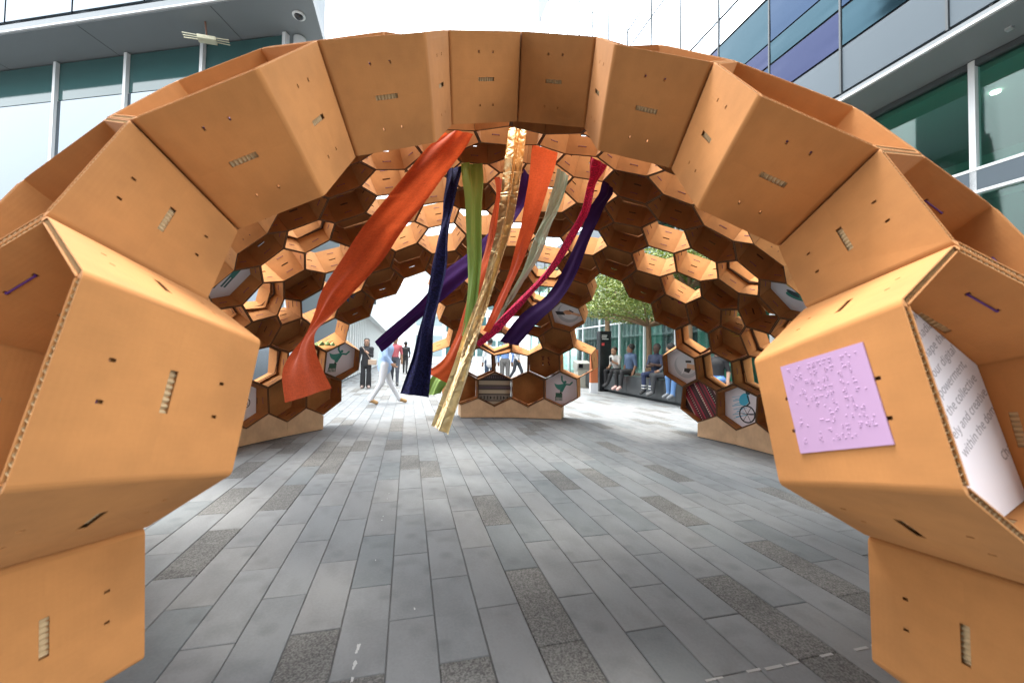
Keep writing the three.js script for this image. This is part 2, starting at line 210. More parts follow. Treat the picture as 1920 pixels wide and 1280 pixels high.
const DOME_CELLS = {
  0:[163,74,48,0,101],1:[0,48,49,55,2,1],2:[2,55,56,60,4,3],5:[7,65,66,70,9,8],6:[9,70,71,73,11,10],
  7:[11,73,434,408,360],8:[100,101,0,1,12,112],9:[12,1,2,3,14,13],10:[14,3,4,5,16,15],12:[18,6,7,8,20,19],
  13:[20,8,9,10,22,21],14:[22,10,11,360,361,372],15:[111,112,12,13,23,121],16:[23,13,14,15,25,24],17:[25,15,16,17,27,26],
  18:[27,17,18,19,29,28],19:[29,19,20,21,31,30],20:[31,21,22,372,373,383],21:[120,121,23,24,32,128],22:[32,24,25,26,34,33],
  23:[34,26,27,28,36,35],24:[36,28,29,30,38,37],25:[38,30,31,383,384,392],26:[128,32,33,39,133,127],27:[39,33,34,35,41,40],
  28:[41,35,36,37,43,42],29:[43,37,38,392,393,399],30:[133,39,40,44,136,132],31:[44,40,41,42,46,45],32:[46,42,43,399,400,404],
  33:[136,44,45,47,137,135],34:[47,45,46,404,405,407],35:[137,47,407,317,227],36:[74,75,81,50,49,48],37:[50,81,82,86,52,51],
  38:[52,86,87,89,54,53],43:[49,50,51,57,56,55],44:[51,52,53,59,58,57],59:[67,61,62,63,69,68],60:[69,63,64,440,439,438],
  61:[66,67,68,72,71,70],62:[72,68,69,438,437,436],63:[71,72,436,435,434,73],64:[76,75,74,163,161,162],65:[78,77,76,162,158,159],
  66:[79,78,159,153,154,80],71:[77,83,82,81,75,76],72:[84,83,77,78,79,85],77:[82,83,84,88,87,86],120:[138,90,191,253,164],
  121:[139,145,92,91,90,138],122:[146,150,94,93,92,145],125:[156,160,99,98,97,155],126:[161,163,101,100,99,160],127:[90,91,102,202,190,191],
  128:[92,93,104,103,102,91],129:[94,95,106,105,104,93],131:[97,98,110,109,108,96],132:[99,100,112,111,110,98],133:[102,103,113,211,201,202],
  134:[104,105,115,114,113,103],135:[106,107,117,116,115,105],136:[108,109,119,118,117,107],137:[110,111,121,120,119,109],138:[113,114,122,218,210,211],
  139:[115,116,124,123,122,114],140:[117,118,126,125,124,116],141:[119,120,128,127,126,118],142:[122,123,129,223,217,218],143:[124,125,131,130,129,123],
  144:[126,127,133,132,131,125],145:[129,130,134,226,222,223],146:[131,132,136,135,134,130],147:[134,135,137,227,225,226],148:[140,139,138,164,165,171],
  149:[142,141,140,171,172,176],150:[144,143,142,176,177,179],154:[141,147,146,145,139,140],155:[149,148,147,141,142,143],167:[159,158,157,151,152,153],
  168:[158,162,161,160,156,157],169:[165,164,253,251,252,166],170:[167,166,252,248,249,168],171:[169,168,249,243,244,170],176:[172,171,165,166,167,173],
  177:[174,173,167,168,169,175],182:[177,176,172,173,174,178],218:[228,180,281,343,254],219:[235,182,181,180,228,229],220:[240,184,183,182,235,236],
  223:[250,189,188,187,245,246],224:[253,191,190,189,250,251],225:[181,192,292,280,281,180],226:[183,194,193,192,181,182],227:[185,196,195,194,183,184],
  229:[188,200,199,198,186,187],230:[190,202,201,200,188,189],231:[193,203,301,291,292,192],232:[195,205,204,203,193,194],233:[197,207,206,205,195,196],
  234:[199,209,208,207,197,198],235:[201,211,210,209,199,200],236:[204,212,308,300,301,203],237:[206,214,213,212,204,205],238:[208,216,215,214,206,207],
  239:[210,218,217,216,208,209],240:[213,219,313,307,308,212],241:[215,221,220,219,213,214],242:[217,223,222,221,215,216],243:[220,224,316,312,313,219],
  244:[222,226,225,224,220,221],245:[225,227,317,315,316,224],246:[230,229,228,254,255,261],247:[232,231,230,261,262,266],248:[234,233,232,266,267,269],
  252:[237,236,235,229,230,231],253:[239,238,237,231,232,233],265:[249,248,247,241,242,243],266:[252,251,250,246,247,248],267:[255,254,343,341,342,256],
  268:[257,256,342,338,339,258],269:[259,258,339,333,334,260],274:[262,261,255,256,257,263],275:[264,263,257,258,259,265],280:[267,266,262,263,264,268],
  316:[270,371,433,344,318],317:[272,271,270,318,319,325],318:[274,273,272,325,326,330],321:[279,278,277,335,336,340],322:[281,280,279,340,341,343],
  323:[282,382,370,371,270,271],324:[284,283,282,271,272,273],325:[286,285,284,273,274,275],327:[290,289,288,276,277,278],328:[292,291,290,278,279,280],
  329:[293,391,381,382,282,283],330:[295,294,293,283,284,285],331:[297,296,295,285,286,287],332:[299,298,297,287,288,289],333:[301,300,299,289,290,291],
  334:[302,398,390,391,293,294],335:[304,303,302,294,295,296],336:[306,305,304,296,297,298],337:[308,307,306,298,299,300],338:[309,403,397,398,302,303],
  339:[311,310,309,303,304,305],340:[313,312,311,305,306,307],341:[314,406,402,403,309,310],342:[316,315,314,310,311,312],343:[317,407,405,406,314,315],
  344:[318,344,345,351,320,319],345:[320,351,352,356,322,321],346:[322,356,357,359,324,323],350:[326,325,319,320,321,327],351:[328,327,321,322,323,329],
  363:[338,337,331,332,333,339],364:[341,340,336,337,338,342],365:[433,431,432,346,345,344],366:[432,428,429,348,347,346],367:[429,423,424,350,349,348],
  372:[345,346,347,353,352,351],373:[347,348,349,355,354,353],378:[352,353,354,358,357,356],414:[361,360,408,409,415,362],415:[363,362,415,416,420,364],
  418:[368,367,425,426,430,369],419:[370,369,430,431,433,371],420:[373,372,361,362,363,374],421:[375,374,363,364,365,376],423:[379,378,366,367,368,380],
  424:[381,380,368,369,370,382],425:[384,383,373,374,375,385],426:[386,385,375,376,377,387],427:[388,387,377,378,379,389],428:[390,389,379,380,381,391],
  429:[393,392,384,385,386,394],430:[395,394,386,387,388,396],431:[397,396,388,389,390,398],432:[400,399,393,394,395,401],433:[402,401,395,396,397,403],
  434:[405,404,400,401,402,406],435:[408,434,435,441,410,409],436:[410,441,442,446,412,411],437:[412,446,447,449,414,413],441:[415,409,410,411,417,416],
  442:[417,411,412,413,419,418],454:[427,421,422,423,429,428],455:[430,426,427,428,432,431],456:[435,436,437,443,442,441],457:[437,438,439,445,444,443],
  462:[442,443,444,448,447,446],
};
// ---------------------------------------------------------------- paving
const stoneBump = tex(256, (u, v) => 0.5 + 0.35 * (nz(u * 110, v * 110, 110) - 0.5) + 0.25 * (nz(u * 34, v * 18, 34) - 0.5), 1.6, false);
const stoneMap = tex(512, (u, v) => { const k = 0.9 + 0.06 * nz(u * 7, v * 7, 7) + 0.05 * nz(u * 26 + 4, v * 9, 26) + 0.05 * nz(u * 180, v * 180, 180) - 0.06 * Math.max(0, nz(u * 12 + 5, v * 12, 12) - 0.62) * 4; return [k, k, k]; }, 0.83);
const graniteMap = tex(512, (u, v) => { const f = nz(u * 250, v * 250, 250), c = nz(u * 90 + 8, v * 90, 90); let k = 0.78 + 0.2 * nz(u * 8, v * 8, 8) * 0.5; if (f > 0.62) k += 0.13; if (f < 0.32) k -= 0.13; if (c > 0.7) k -= 0.06; return [k, k * 0.985, k * 0.96]; }, 0.83);
const granBump = tex(256, (u, v) => nz(u * 120, v * 120, 120), 1.6, false);
const tones = [[0.186, 0.195, 0.198], [0.174, 0.185, 0.189], [0.152, 0.167, 0.172], [0.195, 0.2, 0.199], [0.18, 0.187, 0.189]];
const slabMats = tones.map((c, i) => std(lin(...c), 0.9, { map: stoneMap, bumpMap: stoneBump, bumpScale: 0.0012 }));
slabMats.push(std(lin(0.188, 0.193, 0.194), 0.92, { map: graniteMap, bumpMap: granBump, bumpScale: 0.002 }), std(lin(0.166, 0.171, 0.173), 0.92, { map: graniteMap, bumpMap: granBump, bumpScale: 0.002 }));
function slabGeo(ox, oy) {
  const w = 0.0978, l = 0.2978, c = 0.003, h = 0.04, g = new THREE.BoxGeometry(2 * w, h, 2 * l).toNonIndexed(), p = g.attributes.position, uv = g.attributes.uv;
  for (let i = 0; i < p.count; i++) { if (p.getY(i) > 0) { } p.setY(i, p.getY(i) - h / 2); }
  const v = [], n = []; const top = [[-w + c, -l + c], [w - c, -l + c], [w - c, l - c], [-w + c, l - c]], rim = [[-w, -l], [w, -l], [w, l], [-w, l]];
  const q = (a, b, c2, d) => { v.push(...a, ...c2, ...b, ...a, ...d, ...c2); };
  const P = (t, y) => [t[0], y, t[1]];
  q(P(top[0], 0), P(top[1], 0), P(top[2], 0), P(top[3], 0));
  for (let i = 0; i < 4; i++) { const j = (i + 1) % 4; q(P(rim[i], -c), P(rim[j], -c), P(top[j], 0), P(top[i], 0)); q(P(rim[i], -h), P(rim[j], -h), P(rim[j], -c), P(rim[i], -c)); }
  const geo = new THREE.BufferGeometry(); geo.setAttribute('position', new THREE.Float32BufferAttribute(v, 3));
  const u = []; for (let i = 0; i < v.length; i += 3) u.push(v[i] + ox, v[i + 2] + oy);
  geo.setAttribute('uv', new THREE.Float32BufferAttribute(u, 2)); geo.computeVertexNormals(); return geo;
}
const slabGeos = [slabGeo(0, 0), slabGeo(0.31, 0.77), slabGeo(0.83, 0.2), slabGeo(0.5, 0.45), slabGeo(0.12, 0.9)];
const mortar = std(lin(0.13, 0.13, 0.128), 0.95, { bumpMap: granBump, bumpScale: 0.001 });
{
  const g = structure('ground', new THREE.Mesh(new THREE.PlaneGeometry(700, 700).rotateX(-Math.PI / 2).translate(0, -0.009, -150), mortar));
  g.receiveShadow = true;
}
const pavement = structure('plaza_pavement', new THREE.Group());
{
  const r = rng(41), all = [];
  // one column joint passes the pixel (823,1239); expansion joints cross the paving at two places
  const j0 = atHeight(823, 1239, 0), lat0 = j0.dot(ACROSS), e0 = atHeight(1500, 1240, 0).dot(ALONG), e1 = atHeight(760, 795, 0).dot(ALONG);
  const phase = atHeight(870, 1236, 0).dot(ALONG);
  for (let c = -56; c < 64; c++) {
    const lat = lat0 + (c + 0.5) * 0.2;
    const start = phase + (c & 1 ? 0.3 : 0) - 6.0;
    let prev = 0;
    for (let k = 0; k < 62; k++) {
      const s = start + (k + 0.5) * 0.6; const at = street(lat, s);
      let m; const t = r(); if (t < 0.15) m = prev >= 5 ? 5 : 6 - (r() < 0.5); else m = t < 0.5 ? 0 : t < 0.68 ? 1 : t < 0.76 ? 2 : t < 0.88 ? 3 : 4; prev = m;
      all.push({ at, lat, s, m, g: Math.floor(r() * 5), flip: r() < 0.5, dy: (r() - 0.5) * 0.0016, tilt: (r() - 0.5) * 0.003 });
    }
  }
  const v = V3(0, 0, 0);
  for (const a of all) { v.copy(a.at).project(camera); a.vis = v.z < 1 && Math.abs(v.x) < 1.05 && Math.abs(v.y) < 1.05 && a.at.z < -0.6; const px = 960 + v.x * 960, py = 640 - v.y * 640; if ((px < 265 || px > 1640) && py > 980) a.vis = false; a.d = a.at.length(); }
  const near = all.filter((a) => a.vis).sort((a, b) => a.d - b.d).slice(0, 300), set = new Set(near);
  const M = new THREE.Matrix4(), E = new THREE.Euler(), Q = new THREE.Quaternion();
  const place = (a) => { E.set(a.tilt, STREET_TURN + (a.flip ? Math.PI : 0), a.tilt * 0.6, 'YXZ'); Q.setFromEuler(E); return M.compose(V3(a.at.x, a.dy, a.at.z), Q, V3(1, 1, 1)); };
  near.forEach((a, i) => { const m = new THREE.Mesh(slabGeos[a.g], slabMats[a.m]); m.name = i ? 'paving_slab_' + String(i).padStart(3, '0') : 'paving_slab'; m.applyMatrix4(place(a)); m.castShadow = m.receiveShadow = true; pavement.add(m); });
  const by = slabMats.map(() => []);
  for (const a of all) if (!set.has(a) && a.s < 30 && (a.vis || a.d < 9)) by[a.m].push(slabGeos[a.g].clone().applyMatrix4(place(a)));
  const rest = new THREE.Mesh(mergeGeometries(by.map((l) => mergeGeometries(l)), true), slabMats); rest.name = 'paving_slabs'; rest.userData.kind = 'stuff'; rest.castShadow = rest.receiveShadow = true; pavement.add(rest);
  // pale broken mortar in the expansion joint
  const strip = []; const r2 = rng(5);
  for (let k = 0; k < 46; k++) { const l = -1.2 + k * 0.09; if (r2() < 0.18) continue; const c = street(l, e0 + (r2() - 0.5) * 0.006, 0.0005); strip.push(new THREE.BoxGeometry(0.05 + 0.04 * r2(), 0.012, 0.006 + 0.008 * r2()).rotateY(STREET_TURN).translate(c.x, c.y - 0.004, c.z)); }
  const s = new THREE.Mesh(join(strip), std(lin(0.34, 0.34, 0.33), 0.95)); s.name = 'mortar_joint'; s.receiveShadow = true; pavement.add(s);
  // splashes of dried pale paint along one row of slabs
  const blobs = [];
  for (const [px, py, w] of [[672, 1212, 1], [668, 1222, 0.7], [665, 1245, 1], [662, 1252, 0.6], [660, 1274, 0.8], [716, 975, 0.5], [718, 968, 0.4], [726, 935, 0.4], [729, 925, 0.4], [733, 897, 0.35], [777, 1141, 0.5], [704, 1050, 0.35]]) {
    const c = atHeight(px, py, 0.0022); const sp = new THREE.Shape(); const n = 11; for (let k = 0; k < n; k++) { const a = k / n * 6.283, q = 0.011 * w * (0.6 + 0.7 * r2()); const x = Math.cos(a) * q * 0.7, y = Math.sin(a) * q * 1.7; k ? sp.lineTo(x, y) : sp.moveTo(x, y); }
    blobs.push(new THREE.ShapeGeometry(sp).rotateX(-Math.PI / 2).rotateY(STREET_TURN).translate(c.x, 0.0035, c.z));
  }
  const pm = new THREE.Mesh(join(blobs), std(lin(0.42, 0.43, 0.42), 0.9)); pm.name = 'paint_splash'; pm.receiveShadow = true; pavement.add(pm);
}
// ---------------------------------------------------------------- buildings
const warp = tex(256, (u, v) => nz(u * 5, v * 9, 45) * 0.7 + 0.3 * nz(u * 14 + 3, v * 5, 70), 0.4, false);
const mirrorGlass = new THREE.MeshPhysicalMaterial({ color: lin(0.62, 0.68, 0.74), roughness: 0.04, metalness: 0.92, bumpMap: warp, bumpScale: 0.004 });
const paleGlass = new THREE.MeshPhysicalMaterial({ color: lin(0.15, 0.176, 0.2), roughness: 0.06, metalness: 0.9, bumpMap: warp, bumpScale: 0.002 });
const reflectionTint = new THREE.MeshPhysicalMaterial({ color: lin(0.016, 0.032, 0.062), roughness: 0.1, metalness: 0.85, bumpMap: warp, bumpScale: 0.006 });  // blue tint paints in the facade that these panes would mirror
const tealGlass = new THREE.MeshPhysicalMaterial({ color: lin(0.62, 0.86, 0.8), roughness: 0.03, metalness: 0, transmission: 1, thickness: 0, ior: 1.5 });
const reflectionTints = [reflectionTint, new THREE.MeshPhysicalMaterial({ color: lin(0.02, 0.026, 0.058), roughness: 0.12, metalness: 0.85, bumpMap: warp, bumpScale: 0.006 }), new THREE.MeshPhysicalMaterial({ color: lin(0.018, 0.042, 0.056), roughness: 0.1, metalness: 0.85, bumpMap: warp, bumpScale: 0.006 })];
const tealDark = new THREE.MeshPhysicalMaterial({ color: lin(0.03, 0.085, 0.085), roughness: 0.06, ior: 1.6 });
const perfMat = std(lin(0.055, 0.075, 0.09), 0.4, { metalness: 0.3 });
// a facade frame: local x runs along the street away from the camera, y up, z out toward the street
{ // right-hand glass block: recessed lower storeys under a soffit, reflective tower above
  // ALONG x UP = ACROSS direction toward +: x cross y = z ; ALONG x UP points right, so local +z is into the building here
  const g = thing('glass_tower', 'reflective glass tower over a grey soffit and teal glazed lower storeys', 'building', street(8.6, 0));
  g.quaternion.setFromRotationMatrix(new THREE.Matrix4().makeBasis(ALONG, V3(0, 1, 0), ACROSS));
  const H0 = 6.53, X0 = -4.0, X1 = 32;
  part(g, 'soffit', box(X1 - X0, 0.16, 1.3, (X0 + X1) / 2, H0 + 0.09, 0.62), soffitMat);
  part(g, 'soffit_edge', box(X1 - X0, 0.04, 0.05, (X0 + X1) / 2, H0 + 0.045, -0.06), whiteFrame);
  part(g, 'tower_core', box(X1 - X0, 26, 6, (X0 + X1) / 2, H0 + 13.3, 4.3), std(lin(0.16, 0.18, 0.2), 0.8));
  const pitch = 1.72, rows = [[0.22, 0.95, 'perf'], [1.2, 0.8, 'blue'], [2.03, 0.55, 'blue'], [2.6, 1.15, 'blue'], [3.8, 0.75, 'mirror'], [4.6, 2.9, 'mirror'], [7.55, 0.75, 'mirror'], [8.35, 2.9, 'mirror'], [11.3, 0.75, 'mirror'], [12.1, 2.9, 'mirror'], [15.05, 3.6, 'mirror']];
  const r = rng(3);
  for (const [y, h, kind] of rows) {
    const geo = new RoundedBoxGeometry(pitch - 0.05, h - 0.02, 0.04, 1, 0.006);
    for (let k = 0; k < 21; k++) {
      const m = kind === 'perf' ? perfMat : kind === 'blue' ? (k < 10 ? reflectionTints[(k * 5 + Math.round(y)) % 3] : mirrorGlass) : mirrorGlass;  // nearer panes take painted reflection colours, the rest really mirror
      const p = part(g, kind === 'perf' ? 'perforated_panel' : 'window_pane', geo, m);
      p.position.set(X0 + (k + 0.5) * pitch, H0 + y + h / 2, 0.0); p.rotation.set((r() - 0.5) * 0.012, (r() - 0.5) * 0.012, 0);
    }
  }
  for (let k = 0; k <= 20; k++) part(g, 'mullion', box(0.035, 18.6, 0.07, X0 + k * pitch, H0 + 9.5, -0.01), darkFrame);
  // recessed lower glazing
  const Z = 1.0, lm = 2.05;
  for (let k = 0; k <= 17; k++) part(g, 'mullion', box(0.09, H0, 0.14, X0 + 0.6 + k * lm, H0 / 2, Z), whiteFrame);
  part(g, 'glazing_head', box(X1 - X0, 0.1, 0.12, (X0 + X1) / 2, H0 - 0.05, Z), darkFrame);
  part(g, 'sill_band', box(X1 - X0, 0.34, 0.1, (X0 + X1) / 2, 4.38, Z - 0.02), perfMat);
  part(g, 'sill_edge', box(X1 - X0, 0.05, 0.16, (X0 + X1) / 2, 4.58, Z), whiteFrame);
  part(g, 'sill_edge', box(X1 - X0, 0.05, 0.16, (X0 + X1) / 2, 4.18, Z), whiteFrame);
  part(g, 'transom', box(X1 - X0, 0.07, 0.1, (X0 + X1) / 2, 2.75, Z), whiteFrame);
  part(g, 'glazing_base', box(X1 - X0, 0.12, 0.12, (X0 + X1) / 2, 0.06, Z), darkFrame);
  const gp = [[4.63, H0 - 0.1], [2.8, 4.14], [0.14, 2.7]];
  for (let k = 0; k < 17; k++) for (const [a, b] of gp) part(g, 'window_pane', box(lm - 0.11, b - a, 0.012, X0 + 0.6 + (k + 0.5) * lm, (a + b) / 2, Z + 0.01), tealGlass);
  // rooms behind the glass
  part(g, 'room_floor', box(X1 - X0, 0.25, 4.2, (X0 + X1) / 2, 4.2, Z + 2.3), std(lin(0.2, 0.24, 0.23), 0.7));
  part(g, 'room_wall', box(X1 - X0, H0, 0.2, (X0 + X1) / 2, H0 / 2, Z + 4.4), std(lin(0.34, 0.56, 0.5), 0.8));
  part(g, 'room_ceiling', box(X1 - X0, 0.1, 4.2, (X0 + X1) / 2, H0 - 0.06, Z + 2.35), std(lin(0.35, 0.42, 0.4), 0.8));
  for (let k = 0; k < 7; k++) part(g, 'room_partition', box(0.12, H0 - 0.3, 2.6 - (k % 3) * 0.7, X0 + 2.4 + k * 4.6, H0 / 2, Z + 3), k % 2 ? std(lin(0.3, 0.42, 0.38), 0.8) : std(lin(0.05, 0.07, 0.07), 0.6));
  for (let k = 0; k < 12; k++) part(g, 'downlight', new THREE.CylinderGeometry(0.07, 0.07, 0.03, 10).translate(X0 + 2.2 + k * 2.3, H0 - 0.13, Z + 1.2 + (k % 3) * 0.8), new THREE.MeshStandardMaterial({ color: 0xffffff, emissive: 0xfff2dd, emissiveIntensity: 2 }));
  sh(g);
}
{ // left-hand block: deep soffit carried over a recessed pale glass front
  const H = 9.9, g = thing('corner_building', 'pale glass office block with a deep grey soffit over its recessed front', 'building', street(-2.55, 10.45));
  const front = atHeight(0, 80, H).sub(atHeight(555, 0, H)).setY(0).normalize();     // along the front, to the left
  const back = ALONG.clone();                                                          // along the street
  const o = g.position.clone();
  const L = (a, b, y = 0) => front.clone().multiplyScalar(a).addScaledVector(back, b).setY(y);
  const poly = (pts, y, t) => { const s = new THREE.Shape(pts.map((p) => new THREE.Vector2(p.x, -p.z))); return new THREE.ExtrudeGeometry(s, { depth: t, bevelEnabled: false }).rotateX(-Math.PI / 2).translate(0, y, 0); };
  part(g, 'soffit', poly([L(-0.02, 0), L(26, 0), L(26, 3.4), L(-0.02, 3.4)], H, 0.28), soffitMat);
  for (let k = 1; k < 6; k++) part(g, 'soffit_seam', bar(L(k * 4.2 - 1.4, 0.05, H - 0.002), L(k * 4.2 - 2.2, 2.6, H - 0.002), 0.016, 0.006), darkFrame);
  part(g, 'soffit_edge', bar(L(0, -0.03, H + 0.05), L(26, -0.03, H + 0.05), 0.05, 0.04), std(lin(0.6, 0.62, 0.63), 0.4));
  // glass storeys above
  const rot = Math.atan2(-front.z, front.x);
  part(g, 'upper_core', poly([L(0.15, 0.4), L(26, 0.4), L(26, 2.4), L(0.15, 2.4)], H + 0.3, 12), std(lin(0.25, 0.28, 0.3), 0.7));
  const up = new RoundedBoxGeometry(2.34, 3.6, 0.05, 1, 0.008);
  for (let k = 0; k < 11; k++) for (let j = 0; j < 2; j++) { const c = L(0.1 + (k + 0.5) * 2.4, 0.16, H + 0.5 + j * 3.7 + 1.8); const p = part(g, 'window_pane', up, paleGlass); p.position.copy(c); p.rotation.y = rot; }
  // recessed front
  const a0 = atHeight(528, 52, H).sub(o), rec = a0.dot(back) - (a0.dot(front)) * back.dot(front), D = Math.max(1.2, rec), pitch = 2.62, A0 = a0.clone().sub(back.clone().multiplyScalar(D)).dot(front);
  const fb = (w, h, d, a, y, dd = 0, nm = 'mullion', m = whiteFrame) => { const p = part(g, nm, new THREE.BoxGeometry(w, h, d), m); p.position.copy(L(a, D + dd, y)); p.rotation.y = rot; return p; };
  for (let k = 0; k <= 9; k++) fb(0.1, H - 0.04, 0.16, A0 + k * pitch, H / 2 - 0.02);
  for (let k = 0; k < 9; k++) {
    const a = A0 + (k + 0.5) * pitch;
    fb(pitch - 0.12, 1.15, 0.03, a, H - 0.62, 0.04, 'window_pane', tealDark);
    fb(pitch - 0.12, 3.05, 0.03, a, H - 2.76, 0.02, 'window_pane', paleGlass);
    fb(pitch - 0.12, 2.2, 0.03, a, H - 5.46, 0.02, 'window_pane', paleGlass);
    fb(pitch - 0.12, 2.9, 0.03, a, 1.6, 0.02, 'window_pane', paleGlass);
    fb(pitch - 0.1, 0.09, 0.12, a, H - 4.33, 0, 'transom'); fb(pitch - 0.1, 0.09, 0.12, a, H - 6.63, 0, 'transom');
  }
  part(g, 'front_core', poly([L(A0 + 0.2, D + 0.3), L(24, D + 0.3), L(24, D + 2.2), L(A0 + 0.2, D + 2.2)], 0.02, H - 0.06), std(lin(0.3, 0.34, 0.36), 0.8));
  part(g, 'corner_column', new THREE.CylinderGeometry(0.16, 0.16, H - 0.05, 20).translate(...L(A0 - 0.35, D + 0.25, H / 2).toArray()), whiteFrame);
  // finned side along the street
  const bx = (w, h, d, lat, dist, y, nm, m) => { const c = street(lat, dist, y).sub(o); const p = part(g, nm, new THREE.BoxGeometry(w, h, d), m); p.position.copy(c); p.rotation.y = STREET_TURN; return p; };
  bx(3, 7.2, 34, -4.0, 32.5, 3.62, 'side_wall', std(lin(0.2, 0.235, 0.25), 0.5));
  for (let k = 0; k < 40; k++) bx(0.1, 6.4, 0.16, -2.44, 15.9 + k * 0.82, 3.3, 'fin', std(lin(0.78, 0.79, 0.77), 0.6));
  for (let k = 0; k < 12; k++) bx(0.03, 2.6, 2.5, -2.475, 17.2 + k * 2.7, 1.5, 'window_pane', tealDark);
  bx(0.5, 0.14, 34, -2.3, 32.5, 3.25, 'canopy', whiteFrame);
  // hanging sign and small red sign
  bx(0.6, 1.9, 0.12, -1.95, 21.5, 4.55, 'blade_sign', darkFrame);
  const red = bx(0.06, 0.42, 0.75, -2.2, 16.4, 3.0, 'shop_sign', std(lin(0.75, 0.12, 0.1), 0.6));
  sh(g);
}
{ // unseen block added behind the viewpoint to keep sky light off the dome front
  const g = thing('added_shade_block', 'unseen block with piers and overhang, added to shade the dome front', 'building', street(-11, -10.5), STREET_TURN);
  part(g, 'wall', box(30, 15.5, 6, 0, 7.75, 3.2), std(lin(0.3, 0.29, 0.27), 0.85));
  for (let k = 0; k < 12; k++) for (let j = 0; j < 4; j++) part(g, 'window', box(1.7, 2.6, 0.1, -13.2 + k * 2.4, 2.4 + j * 3.9, 0.18), tealDark);
  for (let k = 0; k < 13; k++) part(g, 'pier', box(0.6, 15.4, 0.3, -14.4 + k * 2.4, 7.7, 0.1), concrete);
  part(g, 'shade_overhang', box(22, 9.2, 9.4, 1.2, 10.9, -4.9), std(lin(0.16, 0.165, 0.17), 0.8)); part(g, 'shade_overhang_edge', box(22.1, 0.12, 0.06, 1.2, 6.36, -9.64), whiteFrame);  // overhang added to shade the near ground and the front boards
  part(g, 'parapet', box(30.4, 0.5, 6.4, 0, 15.76, 3.2), concrete); sh(g);
}
{ // wireless access point and camera dome under the soffits
  const H = 9.9, w = thing('wireless_access_point', 'cream antenna box with thin rods under the grey soffit', 'antenna', atHeight(388, 74, H - 0.45));
  const cream = std(lin(0.6, 0.58, 0.42), 0.5);
  w.rotation.set(0.1, 0.5, 0.12);
  part(w, 'housing', new RoundedBoxGeometry(0.42, 0.1, 0.26, 2, 0.02), cream);
  for (let k = 0; k < 3; k++) { part(w, 'antenna_rod', rod(V3(-0.2, 0.02, -0.1 + k * 0.1), V3(-0.52, 0.02, -0.12 + k * 0.11), 0.014), cream); part(w, 'antenna_rod', rod(V3(0.2, 0.02, -0.1 + k * 0.1), V3(0.5, 0.03, -0.14 + k * 0.12), 0.014), cream); }
  part(w, 'bracket', rod(V3(0, 0.04, 0), V3(0.02, 0.44, 0), 0.022), std(lin(0.2, 0.1, 0.07), 0.6)); sh(w);
  const c = thing('dome_camera', 'round dome camera in the grey soffit near its corner', 'camera', atHeight(560, 28, H + 0.001));
  part(c, 'ring', new THREE.TorusGeometry(0.13, 0.03, 10, 28).rotateX(Math.PI / 2).translate(0, -0.02, 0), whiteFrame);
  part(c, 'dome', new THREE.SphereGeometry(0.11, 20, 10, 0, 6.284, Math.PI / 2, Math.PI / 2).translate(0, -0.01, 0), std(lin(0.02, 0.02, 0.022), 0.15)); sh(c);
  const b = thing('security_camera', 'white box camera fixed to the edge of the right-hand soffit', 'camera', atHeight(1882, 12, 6.85), STREET_TURN);
  part(b, 'housing', new RoundedBoxGeometry(0.34, 0.16, 0.22, 2, 0.02).translate(0.05, 0, 0), std(lin(0.7, 0.72, 0.73), 0.4));
  part(b, 'lens', new THREE.CylinderGeometry(0.05, 0.05, 0.06, 14).rotateZ(Math.PI / 2).translate(-0.14, 0, 0), darkFrame);
  part(b, 'bracket', box(0.08, 0.3, 0.08, 0.14, -0.2, 0), steel); sh(b);
}
{ // blocks closing the street
  const mk = (lat, dist, w, h, d, label, m, pm) => {
    const g = thing('far_building', label, 'building', street(lat, dist), STREET_TURN);
    part(g, 'wall', box(w, h, d, 0, h / 2, 0), m);
    const nx = Math.round(w / 1.6), ny = Math.round(h / 3.4); const geo = box(1.2, 2.3, 0.06);
    for (let i = 0; i < nx; i++) for (let j = 0; j < Math.min(ny, 8); j++) { const p = part(g, 'window', geo, pm); p.position.set((i + 0.5) * (w / nx) - w / 2, 2 + j * 3.4, d / 2 + 0.02); }
    part(g, 'roof', box(w + 0.3, 0.4, d + 0.3, 0, h + 0.2, 0), concrete); sh(g); return g;
  };
  mk(1.5, 78, 4.2, 40, 5, 'slim pale tower rising at the far end of the street', std(lin(0.66, 0.68, 0.68), 0.6), std(lin(0.45, 0.5, 0.52), 0.3));
  mk(-6.5, 92, 9, 16, 6, 'low pale block beside the slim tower down the street', std(lin(0.66, 0.68, 0.68), 0.7), std(lin(0.42, 0.48, 0.5), 0.3));
  mk(9.5, 62, 9, 13, 8, 'glazed block facing down the street behind the trees', std(lin(0.5, 0.56, 0.56), 0.6), tealDark);
  mk(2.2, 48, 3.4, 5.2, 4, 'small white pavilion block standing in the street', std(lin(0.7, 0.71, 0.7), 0.7), std(lin(0.3, 0.38, 0.4), 0.3));
}
const TEXT_TURN = -0.55;
